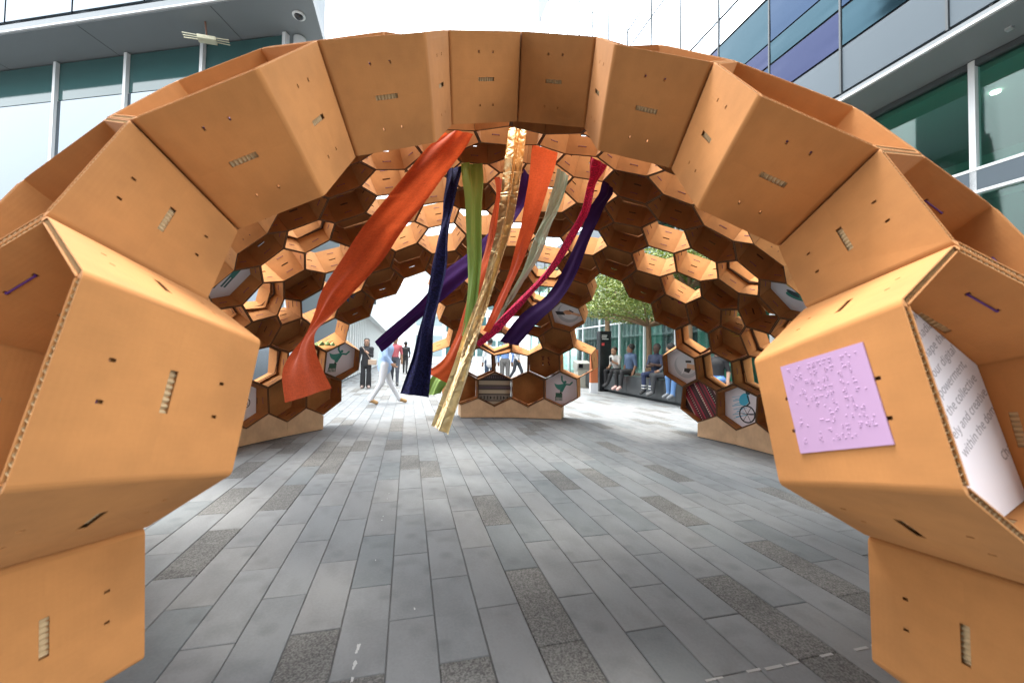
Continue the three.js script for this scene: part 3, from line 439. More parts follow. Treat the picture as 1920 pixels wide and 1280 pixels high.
// ---------------------------------------------------------------- the cardboard honeycomb dome
const pavilion = thing('honeycomb_pavilion', 'large domed honeycomb pavilion of hexagonal cardboard boxes standing on five legs', 'pavilion');
const PI = DOME_POINTS.map((p) => V3(p[0], p[1], p[2]).multiplyScalar(0.001)), PO = DOME_POINTS.map((p) => V3(p[3], p[4], p[5]).multiplyScalar(0.001));
const cellIds = Object.keys(DOME_CELLS).map(Number);
const edgeUse = {};
for (const id of cellIds) DOME_CELLS[id].forEach((a, i, r) => { const b = r[(i + 1) % r.length], k = Math.min(a, b) + '_' + Math.max(a, b); (edgeUse[k] ||= []).push(id); });
const S_ = (s) => s.split(' ').map(Number);
const kindOf = {};
const setKind = (k, s) => S_(s).forEach((i) => { kindOf[i] = k; });
setKind('closed', '248 275 268 364 252 220 225 227 327 322 231 332 233 236 237 340 339 244 33 139 138 234 129 135 140 141 136 127 229 223 148 169 177 171 335 331 325 318 317 323 428 423 419 344 373 431 338 433 28 26 137 429 425 426 226 235');
setKind('open', '253 274 363 267 219 218 337 336 238 240 241 243 342 341 245 343 147 35 146 434 34 31 32 30 145 242 144 143 142 239 133 128 230 224 120 266 334 330 329 324 316 430 432 427 27 29');
setKind('ledge', '247 246 328 333 134 121 170 176 154 424 365 350 345 372 455 366 149');
setKind('picture', '269 321 122 265 182 418 351 378');
setKind('cloth', '280 346');
setKind('inner', '10 12 2 5 43 61 44 38 60 17 18 22 23 24 16 19 59');
{ const r = rng(77); for (const id of cellIds) if (!kindOf[id]) kindOf[id] = r() < 0.5 ? 'open' : 'closed'; }
const nearCell = (id) => { const r = DOME_CELLS[id]; const c = V3(0, 0, 0); r.forEach((v) => c.add(PO[v])); c.divideScalar(r.length); return c.distanceTo(EYEPOS) < 2.9; };

// the sheet between four corners a,b (inner lip) c,d (outer lip): local frame with n pointing out of the cell
function frameOf(a, b, c, d, centre) {
  const o = V3(0, 0, 0).add(a).add(b).add(c).add(d).multiplyScalar(0.25);
  const u = b.clone().sub(a).add(c.clone().sub(d)).normalize();
  let v = d.clone().sub(a).add(c.clone().sub(b)); v.addScaledVector(u, -v.dot(u)).normalize();
  let n = u.clone().cross(v); if (n.dot(o.clone().sub(centre)) < 0) { u.negate(); n = u.clone().cross(v); }
  const m = new THREE.Matrix4().makeBasis(u, v, n).setPosition(o), inv = m.clone().invert();
  const q = [a, b, c, d].map((p) => p.clone().applyMatrix4(inv));
  return { m, inv, q, o, n, u, v };
}
function holesFor(f) {
  const dep = (f.q[2].y + f.q[3].y - f.q[0].y - f.q[1].y) / 2, out = [];
  const rect = (x, y, w, h) => { const p = new THREE.Path(); p.moveTo(x - w / 2, y - h / 2); p.lineTo(x + w / 2, y - h / 2); p.lineTo(x + w / 2, y + h / 2); p.lineTo(x - w / 2, y + h / 2); p.closePath(); out.push(p); };
  rect(0, 0, 0.084, 0.016);
  for (const s of [-1, 1]) for (const t of [-1, 1]) rect(t * 0.036, s * dep * 0.29, 0.007, 0.011);
  return { out, dep };
}
// one board of thickness t whose outer face lies z0 behind the sheet; ends mitred toward the cell's middle
function warpZ(q, x, y) {                                        // how far the real corners pull the sheet off its mean plane
  const t = Math.max(0, Math.min(1, (y - (q[0].y + q[1].y) / 2) / ((q[2].y + q[3].y - q[0].y - q[1].y) / 2))), xl = q[0].x + (q[3].x - q[0].x) * t, xr = q[1].x + (q[2].x - q[1].x) * t, w = Math.max(0, Math.min(1, (x - xl) / (xr - xl)));
  return (q[0].z * (1 - t) + q[3].z * t) * (1 - w) + (q[1].z * (1 - t) + q[2].z * t) * w;
}
function board(f, t, z0, trim) {
  const q = f.q, s = q[0].x < q[1].x ? 1 : -1, tr = trim * s, off = trim ? 0 : z0 / Math.sqrt(3) * s;
  const pts = [[q[0].x + tr + off, q[0].y], [q[1].x - tr - off, q[1].y], [q[2].x - tr - off, q[2].y], [q[3].x + tr + off, q[3].y]];
  const shp = new THREE.Shape(pts.map((p) => new THREE.Vector2(...p))); shp.holes = holesFor(f).out;
  const g = new THREE.ExtrudeGeometry(shp, { depth: t, bevelEnabled: false });
  g.translate(0, 0, -z0 - t);                                   // front face (z = -z0) looks out of the cell
  const p = g.attributes.position, mit = trim ? 0 : t / Math.sqrt(3);
  if (mit) for (let i = 0; i < p.count; i++) if (p.getZ(i) < -z0 - t * 0.5) for (let k = 0; k < 4; k++) if (Math.abs(p.getX(i) - pts[k][0]) < 1e-5 && Math.abs(p.getY(i) - pts[k][1]) < 1e-5) { p.setX(i, p.getX(i) + (k === 0 || k === 3 ? s : -s) * mit); break; }
  for (let i = 0; i < p.count; i++) p.setZ(i, p.getZ(i) + warpZ(q, p.getX(i), p.getY(i)));
  g.computeVertexNormals();
  return g.applyMatrix4(f.m);
}
function flutes(f, yEdge, dir, x0, x1, zc, amp) {               // wavy core showing in a cut edge
  const n = Math.max(6, Math.round(Math.abs(x1 - x0) / 0.0125)), seg = n * 6, v = [], idx = [];
  for (let i = 0; i <= seg; i++) { const x = x0 + (x1 - x0) * i / seg, z = zc + amp * Math.sin(i / 6 * Math.PI * 2); const y = yEdge(x), y1 = y - dir * 0.0012, y2 = y - dir * 0.028; v.push(x, y1, z + warpZ(f.q, x, y1), x, y2, z + warpZ(f.q, x, y2)); if (i < seg) { const a = i * 2; idx.push(a, a + 1, a + 2, a + 2, a + 1, a + 3); } }
  const g = new THREE.BufferGeometry(); g.setAttribute('position', new THREE.Float32BufferAttribute(v, 3)); g.setAttribute('uv', new THREE.Float32BufferAttribute(new Array(v.length / 3 * 2).fill(0), 2)); g.setIndex(idx); g.computeVertexNormals(); return g.applyMatrix4(f.m);
}
function hexAt(pi, po, centreI, centreO, t, inset) {
  const c = centreI.clone().lerp(centreO, t);
  return pi.map((p, i) => { const q = p.clone().lerp(po[i], t); const d = c.clone().sub(q).normalize(); return q.addScaledVector(d, inset * 1.155); });
}
function plate(pts, thick, inward, hole) {                       // solid polygon plate; inward = unit vector into the dome
  const c = V3(0, 0, 0); pts.forEach((p) => c.add(p)); c.divideScalar(pts.length);
  let right = V3(0, 1, 0).cross(inward); if (right.lengthSq() < 1e-3) right = V3(1, 0, 0); right.normalize();
  const up = inward.clone().cross(right).normalize();
  const m = new THREE.Matrix4().makeBasis(right, up, inward).setPosition(c), inv = m.clone().invert();
  const p2 = pts.map((p) => { const q = p.clone().applyMatrix4(inv); return new THREE.Vector2(q.x, q.y); });
  if (THREE.ShapeUtils.isClockWise(p2)) p2.reverse();
  const s = new THREE.Shape(p2);
  if (hole) s.holes.push(new THREE.Path(p2.map((p) => p.clone().multiplyScalar(hole)).reverse()));
  const g = new THREE.ExtrudeGeometry(s, { depth: thick, bevelEnabled: false }).translate(0, 0, -thick / 2);
  return { g, m, p2, c, right, up, R: Math.max(...p2.map((p) => p.length())) };
}
const WALL = 0.012;
const cellInfo = {};
cellIds.forEach((id, n) => {
  const ring = DOME_CELLS[id], kind = kindOf[id], near = nearCell(id), mat = kraft[(id * 7) % 3];
  const ci = V3(0, 0, 0), co = V3(0, 0, 0); ring.forEach((v) => { ci.add(PI[v]); co.add(PO[v]); }); ci.divideScalar(ring.length); co.divideScalar(ring.length);
  const inset = 0.0022;
  const pi = ring.map((v) => PI[v].clone().addScaledVector(ci.clone().sub(PI[v]).normalize(), inset)), po = ring.map((v) => PO[v].clone().addScaledVector(co.clone().sub(PO[v]).normalize(), inset));
  const mid = ci.clone().add(co).multiplyScalar(0.5), inward = ci.clone().sub(co).normalize();
  const cell = new THREE.Group(); cell.name = n ? 'cardboard_cell_' + String(n).padStart(3, '0') : 'cardboard_cell'; pavilion.add(cell); cell.position.copy(mid);
  const back = new THREE.Matrix4().makeTranslation(-mid.x, -mid.y, -mid.z);
  const add = (name, g, m, label) => part(cell, name, g.applyMatrix4(back), m, label);
  const laces = []; const walls = [];
  const RC = near ? 0.011 : 0, W = near ? 0.0155 : WALL;
  for (let i = 0; i < ring.length; i++) {
    const j = (i + 1) % ring.length, f = frameOf(pi[i], pi[j], po[j], po[i], mid), key = Math.min(ring[i], ring[j]) + '_' + Math.max(ring[i], ring[j]), free = edgeUse[key].length === 1;
    walls.push({ f, free });
    const { dep } = holesFor(f), s = f.q[0].x < f.q[1].x ? 1 : -1;
    if (near) {
      const lt = 0.0022;
      const two = [board(f, lt, 0, RC), board(f, lt, W - lt, RC)].map((g) => { g.clearGroups(); return ni(g); });
      add('wall_panel', mergeGeometries(two), mat);
      const lip = (A, B) => (x) => A.y + (B.y - A.y) * (x - A.x) / (B.x - A.x);
      const fl = [];
      const amp = W / 2 - lt - 0.0004, zc = -W / 2;
      fl.push(flutes(f, lip(f.q[3], f.q[2]), 1, f.q[3].x + s * RC * 1.3, f.q[2].x - s * RC * 1.3, zc, amp));
      fl.push(flutes(f, lip(f.q[0], f.q[1]), -1, f.q[0].x + s * RC * 1.3, f.q[1].x - s * RC * 1.3, zc, amp));
      add('slot_core', flutes(f, () => 0.0162, 1, -0.043, 0.043, -W * 0.7, amp * 0.55), fluteMat);
      fl.forEach((g) => add('fluted_core', g, fluteMat));
      // dark back of the slot: the far liner of the neighbouring board
    } else {
      add('wall_panel', board(f, WALL, 0, 0), [mat, shadedCutEdge]);
    }
    for (const sg of [-1, 1]) {
      if (near && sg < 0) continue;
      const y = sg * dep * 0.29, sagx = ((id * 13 + i * 7) % 5 - 2) * 0.002;
      const a = V3(-0.036, y, -W - 0.003 + warpZ(f.q, -0.036, y)).applyMatrix4(f.m), c = V3(0.036, y + sagx, -W - 0.003 + warpZ(f.q, 0.036, y)).applyMatrix4(f.m), w = near ? 0.0024 : 0.0019;
      laces.push(rod(a, c, w, w, 5)); for (const e of [a, c]) laces.push(rod(e, e.clone().addScaledVector(f.n, 0.01), w * 1.3, w * 1.3, 5));
    }
  }
  if (near) { // rounded folds at the corners
    const folds = [];
    for (let i = 0; i < ring.length; i++) {
      const L = ring.length, pr = (i + L - 1) % L, nx = (i + 1) % L;
      const prof = (P, C) => { // points round the corner on the outside and the inside
        const a = P[pr].clone().sub(P[i]).normalize(), b = P[nx].clone().sub(P[i]).normalize();
        const A = P[i].clone().addScaledVector(a, RC), B = P[i].clone().addScaledVector(b, RC), o = [], q = [];
        const bis = a.clone().add(b).normalize(), cen = P[i].clone().addScaledVector(bis, RC / Math.max(0.3, a.dot(bis)));
        const rad = A.distanceTo(cen), rin = Math.max(0.001, rad - W);
        for (let k = 0; k <= 4; k++) { const d = A.clone().lerp(B, k / 4).sub(cen).normalize(); o.push(cen.clone().addScaledVector(d, rad)); q.push(cen.clone().addScaledVector(d, rin)); }
        return [o, q];
      };
      const [oi, qi] = prof(pi), [oo, qo] = prof(po);
      const v = [], uv = [];
      const quad = (a, b, c, d) => { for (const [p, s, t] of [[a, 0, 0], [b, 0.02, 0], [c, 0.02, 0.3], [a, 0, 0], [c, 0.02, 0.3], [d, 0, 0.3]]) { v.push(p.x, p.y, p.z); uv.push(s, t); } };
      for (let k = 0; k < 4; k++) { quad(oi[k], oi[k + 1], oo[k + 1], oo[k]); quad(qi[k + 1], qi[k], qo[k], qo[k + 1]); quad(oo[k], oo[k + 1], qo[k + 1], qo[k]); quad(oi[k + 1], oi[k], qi[k], qi[k + 1]); }
      const g = new THREE.BufferGeometry(); g.setAttribute('position', new THREE.Float32BufferAttribute(v, 3)); g.setAttribute('uv', new THREE.Float32BufferAttribute(uv, 2));
      const mv = mergeVertices(g, 1e-5); mv.computeVertexNormals(); folds.push(g); g.computeVertexNormals();
    }
    folds.forEach((g) => add('corner_fold', g, mat));
  }
  add('lacing', join(laces), cordMat).userData.kind = 'stuff';
  const hx = (t, ins) => hexAt(pi, po, ci, co, t, ins);
  const info = cellInfo[id] = { cell, pi, po, ci, co, mid, inward, walls, add };
  if (kind === 'closed' || kind === 'picture' || kind === 'cloth') {
    const p = plate(hx(0.9, W + 0.003), 0.008, inward); info.plate = p;
    add('back_panel', p.g.applyMatrix4(p.m), mat);
  } else if (kind === 'inner') {
    const p = plate(hx(0.16, W + 0.002), 0.008, inward); info.plate = p;
    add('inner_panel', p.g.applyMatrix4(p.m), mat);
  } else if (kind === 'ledge') {                                 // a second, narrower sleeve set into the outer half
    const a = hx(0.5, W + 0.026), b = hx(0.995, W + 0.02), gs = [], lp = plate(hx(0.5, W + 0.001), 0.008, inward, 0.885);
    for (let i = 0; i < ring.length; i++) { const j = (i + 1) % ring.length, f = frameOf(a[i], a[j], b[j], b[i], mid); const shp = new THREE.Shape(f.q.map((q) => new THREE.Vector2(q.x, q.y))); gs.push(new THREE.ExtrudeGeometry(shp, { depth: 0.009, bevelEnabled: false }).translate(0, 0, -0.009).applyMatrix4(f.m)); }
    add('inner_sleeve', mergeGeometries(gs.map((g) => { g.clearGroups(); return ni(g); })), kraft[(id * 5) % 3]);
    add('ledge', lp.g.applyMatrix4(lp.m), shadedCutEdge);
  }
});

// plinths under the five legs
{
  const bottoms = S_('38 60 66 72 77 150 171 177 182 248 269 275 280 346 367 373 378 437 457 462');
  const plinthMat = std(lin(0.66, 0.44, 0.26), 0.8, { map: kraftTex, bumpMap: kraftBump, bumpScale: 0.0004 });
  const low = (id) => DOME_CELLS[id].reduce((a, b) => (PI[a].y < PI[b].y ? a : b));
  let n = 0;
  for (let i = 0; i < bottoms.length; i++) for (let j = i + 1; j < bottoms.length; j++) {
    const A = bottoms[i], B = bottoms[j], shared = DOME_CELLS[A].filter((v) => DOME_CELLS[B].includes(v));
    if (shared.length !== 2) continue;
    const pk = PI[shared[0]].y < PI[shared[1]].y ? shared[0] : shared[1], a = low(A), b = low(B);
    const g = (P, v) => P[v].clone(), y0 = 0.012;
    const tops = [a, pk, b], front = tops.map((v) => g(PI, v)), rear = tops.map((v) => g(PO, v));
    front.forEach((p) => { p.y -= 0.006; }); rear.forEach((p) => { p.y -= 0.006; });
    const sq = (l) => { const m = l[0].clone().add(l[2]).multiplyScalar(0.5); l.forEach((p, k) => { if (k !== 1) p.lerp(V3(m.x, p.y, m.z), 0.004); }); }; sq(front); sq(rear);
    const F = [...front, V3(front[2].x, y0, front[2].z), V3(front[0].x, y0, front[0].z)], R = [...rear, V3(rear[2].x, y0, rear[2].z), V3(rear[0].x, y0, rear[0].z)];
    const tri = []; const T3 = (x, y, z) => tri.push(x, y, z);
    const fan = (L) => { T3(L[0], L[1], L[4]); T3(L[1], L[2], L[3]); T3(L[1], L[3], L[4]); };
    fan(F); fan(R);
    for (let k = 0; k < 5; k++) { const m = (k + 1) % 5; T3(F[k], R[k], R[m]); T3(F[k], R[m], F[m]); }
    const pos = [], uv = []; const ux = F[3].clone().sub(F[4]).normalize(); tri.forEach((p) => { pos.push(p.x, p.y, p.z); uv.push(p.clone().sub(F[4]).dot(ux), p.y + p.clone().sub(F[4]).dot(V3(ux.z, 0, -ux.x))); });
    const geo = new THREE.BufferGeometry(); geo.setAttribute('position', new THREE.Float32BufferAttribute(pos, 3)); geo.setAttribute('uv', new THREE.Float32BufferAttribute(uv, 2)); geo.computeVertexNormals();
    plinthMat.side = THREE.DoubleSide;
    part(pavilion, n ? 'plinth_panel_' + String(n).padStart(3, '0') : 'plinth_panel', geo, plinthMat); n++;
    // low dark runner under the plinth
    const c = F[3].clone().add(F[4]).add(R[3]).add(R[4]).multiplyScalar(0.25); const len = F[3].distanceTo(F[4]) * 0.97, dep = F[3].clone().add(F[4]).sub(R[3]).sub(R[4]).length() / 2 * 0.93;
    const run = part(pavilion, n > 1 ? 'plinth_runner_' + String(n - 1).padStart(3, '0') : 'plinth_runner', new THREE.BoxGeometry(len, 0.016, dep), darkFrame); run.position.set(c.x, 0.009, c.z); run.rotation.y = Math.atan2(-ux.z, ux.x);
  }
}

// ---- prints and pieces shown inside cells
function canvasTex(w, h, draw) { const c = document.createElement('canvas'); c.width = w; c.height = h; const x = c.getContext('2d'); draw(x, w, h); const t = new THREE.CanvasTexture(c); t.colorSpace = THREE.SRGBColorSpace; return t; }
function print(id, t, name, label, draw, flip) {                 // a hexagonal board with a print, facing into the dome
  const I = cellInfo[id], pts = hexAt(I.pi, I.po, I.ci, I.co, t, (nearCell(id) ? 0.0155 : WALL) + 0.004), dir = flip ? I.inward.clone().negate() : I.inward, p = plate(pts, 0.006, dir);
  const g = ni(p.g); const pos = g.attributes.position, uv = g.attributes.uv;
  for (let i = 0; i < pos.count; i++) uv.setXY(i, 0.5 + pos.getX(i) / (2 * p.R), 0.5 + pos.getY(i) / (2 * p.R));
  g.clearGroups();
  I.add(name, g.applyMatrix4(p.m), std(lin(1, 1, 1), 0.55, { map: canvasTex(512, 512, draw) }), label);
}
const fillBg = (x, c = '#d9d6de') => { x.fillStyle = c; x.fillRect(0, 0, 512, 512); };
function person2d(x, s, col) { // a leaping figure with raised arms and a cape
  x.fillStyle = col; x.strokeStyle = col; x.lineCap = 'round';
  x.beginPath(); x.arc(300, 170, 17, 0, 7); x.fill();
  x.lineWidth = 20; x.beginPath(); x.moveTo(290, 195); x.lineTo(255, 150); x.lineTo(252, 95); x.stroke();
  x.beginPath(); x.moveTo(310, 200); x.lineTo(360, 205); x.lineTo(392, 172); x.stroke();
  x.beginPath(); x.moveTo(285, 185); x.lineTo(318, 200); x.lineTo(262, 310); x.lineTo(225, 300); x.fill();
  x.fillStyle = s; x.beginPath(); x.moveTo(285, 190); x.bezierCurveTo(220, 210, 190, 215, 150, 190); x.bezierCurveTo(165, 250, 190, 270, 235, 285); x.fill();
  x.fillStyle = '#2f5f4f'; x.fillRect(170, 320, 90, 60); for (let k = 0; k < 6; k++) { x.fillRect(165 + k * 17, 370, 10, 55); } x.fillStyle = '#1c2b26'; x.beginPath(); x.arc(240, 318, 12, 0, 7); x.fill();
}
const heroPrint = (x) => { fillBg(x); person2d(x, '#3c8d80', '#2f7d72'); };
print(269, 0.55, 'picture_panel', 'white print of a teal caped figure with raised arms', heroPrint);
print(265, 0.55, 'picture_panel', 'white print of a teal caped figure with raised arms', heroPrint);
const handPrint = (x) => {
  fillBg(x, '#d5d4d9'); const g = '#aeb4ba'; x.fillStyle = g; x.beginPath(); x.arc(265, 265, 150, 0, 7); x.fill(); x.fillStyle = '#d5d8dc'; x.beginPath(); x.arc(285, 235, 130, 0, 7); x.fill();
  x.fillStyle = '#23242a'; x.beginPath(); x.moveTo(90, 225); x.lineTo(210, 235); x.lineTo(220, 290); x.lineTo(110, 280); x.fill();
  x.fillStyle = '#c9946d'; x.beginPath(); x.ellipse(270, 250, 66, 36, 0.1, 0, 7); x.fill(); x.fillStyle = '#d8a985'; x.beginPath(); x.moveTo(320, 240); x.lineTo(440, 290); x.lineTo(420, 320); x.lineTo(300, 280); x.fill();
  x.strokeStyle = '#7c5138'; x.lineWidth = 5; for (let k = 0; k < 4; k++) { x.beginPath(); x.moveTo(245 + k * 17, 222); x.lineTo(240 + k * 17, 250); x.stroke(); } x.fillStyle = '#2a2422'; x.beginPath(); x.moveTo(290, 205); x.lineTo(345, 245); x.lineTo(330, 258); x.lineTo(285, 225); x.fill();
};
print(321, 0.45, 'picture_panel', 'white print of two clasped hands over a grey disc', handPrint);
print(351, 0.5, 'picture_panel', 'white print of a hand holding a cup over a grey disc', (x) => { fillBg(x, '#d5d4d9'); x.fillStyle = '#b3b9be'; x.beginPath(); x.arc(270, 280, 145, 0, 7); x.fill(); x.fillStyle = '#ced2d6'; x.beginPath(); x.arc(280, 250, 128, 0, 7); x.fill(); x.fillStyle = '#d9b08c'; x.beginPath(); x.moveTo(480, 240); x.lineTo(360, 255); x.lineTo(290, 240); x.lineTo(280, 300); x.lineTo(360, 320); x.lineTo(480, 300); x.fill(); x.fillStyle = '#30302f'; x.fillRect(275, 205, 70, 26); x.beginPath(); x.moveTo(250, 300); x.lineTo(335, 305); x.lineTo(300, 360); x.lineTo(240, 340); x.fill(); x.strokeStyle = '#eceff0'; x.lineWidth = 9; x.beginPath(); x.moveTo(245, 310); x.lineTo(205, 375); x.stroke(); });
print(378, 0.5, 'picture_panel', 'white print of a blue racer in a wheelchair with speed lines', (x) => {
  fillBg(x, '#dfdde4'); x.lineCap = 'round'; x.strokeStyle = '#2fa6c9';
  for (let k = 0; k < 13; k++) { x.lineWidth = 3 + (k % 3) * 2; x.beginPath(); x.moveTo(120 + (k * 37) % 60, 175 + k * 18); x.lineTo(235 + (k % 4) * 16, 150 + k * 17); x.stroke(); }
  x.fillStyle = '#41b4d6'; x.beginPath(); x.ellipse(255, 185, 52, 66, 0.5, 0, 7); x.fill(); x.fillStyle = '#1f3f4e'; x.beginPath(); x.ellipse(295, 108, 26, 28, 0, 0, 7); x.fill();
  x.strokeStyle = '#173540'; x.lineWidth = 15; x.beginPath(); x.moveTo(290, 145); x.lineTo(315, 215); x.lineTo(285, 245); x.stroke();
  x.lineWidth = 14; x.strokeStyle = '#14202c'; x.beginPath(); x.arc(290, 330, 82, 0, 7); x.stroke(); x.lineWidth = 5; for (let k = 0; k < 6; k++) { x.beginPath(); x.moveTo(290, 330); x.lineTo(290 + 80 * Math.cos(k * 1.047), 330 + 80 * Math.sin(k * 1.047)); x.stroke(); }
  x.lineWidth = 9; x.beginPath(); x.arc(415, 305, 34, 0, 7); x.stroke(); x.beginPath(); x.moveTo(290, 330); x.lineTo(415, 305); x.stroke();
});
print(122, 0.45, 'picture_panel', 'white print of three teal figures standing together', (x) => { fillBg(x, '#cfd0d8'); x.fillStyle = '#b9b34a'; x.beginPath(); x.arc(180, 190, 60, 0, 7); x.fill(); x.fillStyle = '#1f6d68'; for (const [a, b, s] of [[300, 150, 1.2], [205, 220, 0.95], [140, 250, 0.85]]) { x.beginPath(); x.arc(a, b - 40 * s, 20 * s, 0, 7); x.fill(); x.fillRect(a - 28 * s, b - 18 * s, 56 * s, 90 * s); x.fillStyle = '#174f55'; x.fillRect(a - 26 * s, b + 70 * s, 20 * s, 90 * s); x.fillRect(a + 6 * s, b + 70 * s, 20 * s, 90 * s); x.fillStyle = '#2b8077'; } });
print(418, 0.4, 'picture_panel', 'white print of a yellow and teal leaf shape', (x) => { fillBg(x, '#cfd2da'); x.fillStyle = '#c5b23a'; x.beginPath(); x.ellipse(300, 190, 60, 34, 0.7, 0, 7); x.fill(); x.fillStyle = '#1d7a6c'; x.beginPath(); x.ellipse(270, 300, 120, 44, 0.5, 0, 7); x.fill(); x.fillStyle = '#14343c'; x.beginPath(); x.ellipse(240, 260, 60, 26, 0.9, 0, 7); x.fill(); });
print(182, 0.5, 'picture_panel', 'white print with a small round black emblem', (x) => { fillBg(x, '#e2e1e6'); x.strokeStyle = '#1c1c20'; x.lineWidth = 9; x.beginPath(); x.arc(370, 270, 40, 0, 7); x.stroke(); x.font = 'bold 62px sans-serif'; x.fillStyle = '#1c1c20'; x.textAlign = 'center'; x.fillText('&', 370, 292); });
print(280, 0.35, 'woven_panel', 'grey and black banded woven textile', (x) => { fillBg(x, '#8d8375'); const band = (y, h, c) => { x.fillStyle = c; x.fillRect(0, y, 512, h); }; band(60, 60, '#3a2f33'); band(120, 20, '#16110f'); band(145, 50, '#a89c86'); band(205, 14, '#1d1613'); band(224, 26, '#4b3c4b'); band(254, 12, '#16110f'); band(276, 44, '#b0a48c'); band(326, 14, '#1d1613'); band(344, 70, '#7d776c'); band(416, 10, '#16110f'); band(430, 40, '#a2967f'); x.fillStyle = '#17130f'; for (let k = 0; k < 11; k++) { const cx = 24 + k * 46, t = k % 4; if (t === 0) { x.beginPath(); x.moveTo(cx - 15, 355); x.lineTo(cx + 15, 379); x.lineTo(cx - 15, 403); x.fill(); } else if (t === 1) { x.fillRect(cx - 4, 357, 8, 44); x.fillRect(cx - 16, 375, 32, 8); } else { for (let j = 0; j < 3; j++) x.fillRect(cx - 13, 357 + j * 17, 26, 9); x.fillRect(cx - 3, 357, 6, 44); } } for (let k = 0; k < 40; k++) { x.fillStyle = k % 2 ? '#241b1b' : '#75656a'; x.fillRect(k * 13, 74, 7, 34); } });
print(346, 0.35, 'woven_panel', 'red and black striped woven textile', (x) => { fillBg(x, '#5a1420'); x.save(); x.translate(256, 256); x.rotate(1.05); const cs = ['#8e1c2c', '#17100f', '#a3203a', '#2a1518', '#c9b8a6', '#17100f', '#7e1a2b', '#a3203a', '#17100f', '#571521']; for (let k = 0; k < 46; k++) { x.fillStyle = cs[(k * 7) % 10]; x.fillRect(-400, -380 + k * 17, 800, 6 + (k * 5) % 12); } for (let r = 0; r < 5; r++) for (let k = 0; k < 60; k++) { x.fillStyle = k % 2 ? '#d4c7b5' : '#1a1112'; x.fillRect(-400 + k * 13, -250 + r * 118, 8, 12); } x.restore(); });
// the white text board in the cell with the braille plaque; it faces out of the dome
{
  const lines = ['of challenges', 'to create', 'one of the', 'some Artwork', 'Inclusive Canadian', 'ng to help shape the', 'created four digital', 'on empowerment,', 'ing to the collective', 'tively and creative', 'within the dome', '', 'Charafi-'];
  print(59, 0.45, 'text_panel', 'white board with lines of grey text', (x) => { fillBg(x, '#e9e8ee'); x.save(); x.translate(256, 256); x.rotate(TEXT_TURN); x.fillStyle = '#8a8a93'; x.font = '21px sans-serif'; x.textAlign = 'right'; lines.forEach((l, i) => { x.fillText(l, 190, -205 + i * 31); }); x.restore(); }, true);
}
// small paper pieces on the back boards
function cutouts(id, name, label, list) {
  const I = cellInfo[id], p = plate(hexAt(I.pi, I.po, I.ci, I.co, 0.9, WALL + 0.003), 0.008, I.inward), mats = {};
  list.forEach(([shape, color, x, y, s, rot = 0]) => {
    const sp = new THREE.Shape();
    if (shape === 'petal') { sp.absellipse(0, 0, 0.55 * s, s, 0, 6.283); }
    else if (shape === 'body') { sp.moveTo(-0.3 * s, -s); sp.lineTo(-0.1 * s, 0); sp.lineTo(-0.6 * s, 0.5 * s); sp.lineTo(-0.45 * s, 0.65 * s); sp.lineTo(0, 0.35 * s); sp.lineTo(0.5 * s, 0.7 * s); sp.lineTo(0.62 * s, 0.5 * s); sp.lineTo(0.12 * s, 0); sp.lineTo(0.4 * s, -s); sp.lineTo(0.2 * s, -s); sp.lineTo(0, -0.3 * s); sp.lineTo(-0.12 * s, -s); }
    else { sp.moveTo(-0.08 * s, -s); sp.lineTo(0.08 * s, -s); sp.lineTo(0.02 * s, s); sp.lineTo(-0.02 * s, s); }
    const g = new THREE.ExtrudeGeometry(sp, { depth: 0.003, bevelEnabled: false, curveSegments: 8 }).rotateZ(rot).translate(x, y, 0.006 + 0.003 * (I.k = (I.k || 0) + 1) % 0.02);
    I.add(name, g.applyMatrix4(p.m), mats[color] ||= std(new THREE.Color(color), 0.8), label);
  });
}
cutouts(268, 'paper_figure', 'small dark red paper figure', [['body', '#5c1218', -0.05, 0.06, 0.05], ['petal', '#20242e', -0.05, -0.05, 0.02], ['petal', '#cfc4ac', -0.05, -0.085, 0.016, 1.2], ['body', '#4a1016', 0.06, 0.05, 0.04, 0.3], ['petal', '#5a1b22', 0.06, -0.03, 0.022], ['petal', '#20242e', 0.075, -0.07, 0.02]]);
cutouts(318, 'paper_flower', 'small paper flower petal', [['petal', '#1c1d2c', -0.1, 0.1, 0.03, 0.5], ['petal', '#1c1d2c', -0.02, 0.12, 0.03, -0.4], ['petal', '#15161f', 0.06, 0.1, 0.034, 0.2], ['petal', '#15161f', 0.1, 0.04, 0.028, 1], ['petal', '#8a1f4c', 0.02, 0.0, 0.03], ['petal', '#a83468', 0.035, -0.02, 0.022, 1.1], ['petal', '#15161f', -0.07, 0.05, 0.026, 1.2]]);
cutouts(323, 'paper_flower', 'small paper flower petal', [['petal', '#7a1c2e', -0.05, 0.08, 0.022, 0.5], ['petal', '#1c1d2c', 0.0, 0.09, 0.024, -0.5], ['petal', '#7a1c2e', 0.05, 0.06, 0.022], ['petal', '#1c1d2c', 0.08, 0.02, 0.024, 0.8]]);
cutouts(127, 'paper_flower', 'small paper flower petal', [['petal', '#1f2450', -0.09, 0.06, 0.026, 0.4], ['petal', '#5e1c2a', -0.02, 0.09, 0.024, -0.3], ['petal', '#1f2450', 0.04, 0.05, 0.026, 0.9], ['petal', '#3c2a5c', -0.05, 0.0, 0.02]]);
cutouts(148, 'paper_figure', 'small red and blue paper figure', [['body', '#7a2028', -0.04, 0.03, 0.06], ['body', '#274a7a', 0.05, 0.02, 0.05, 0.4], ['petal', '#9a6a2a', 0.1, -0.03, 0.02]]);
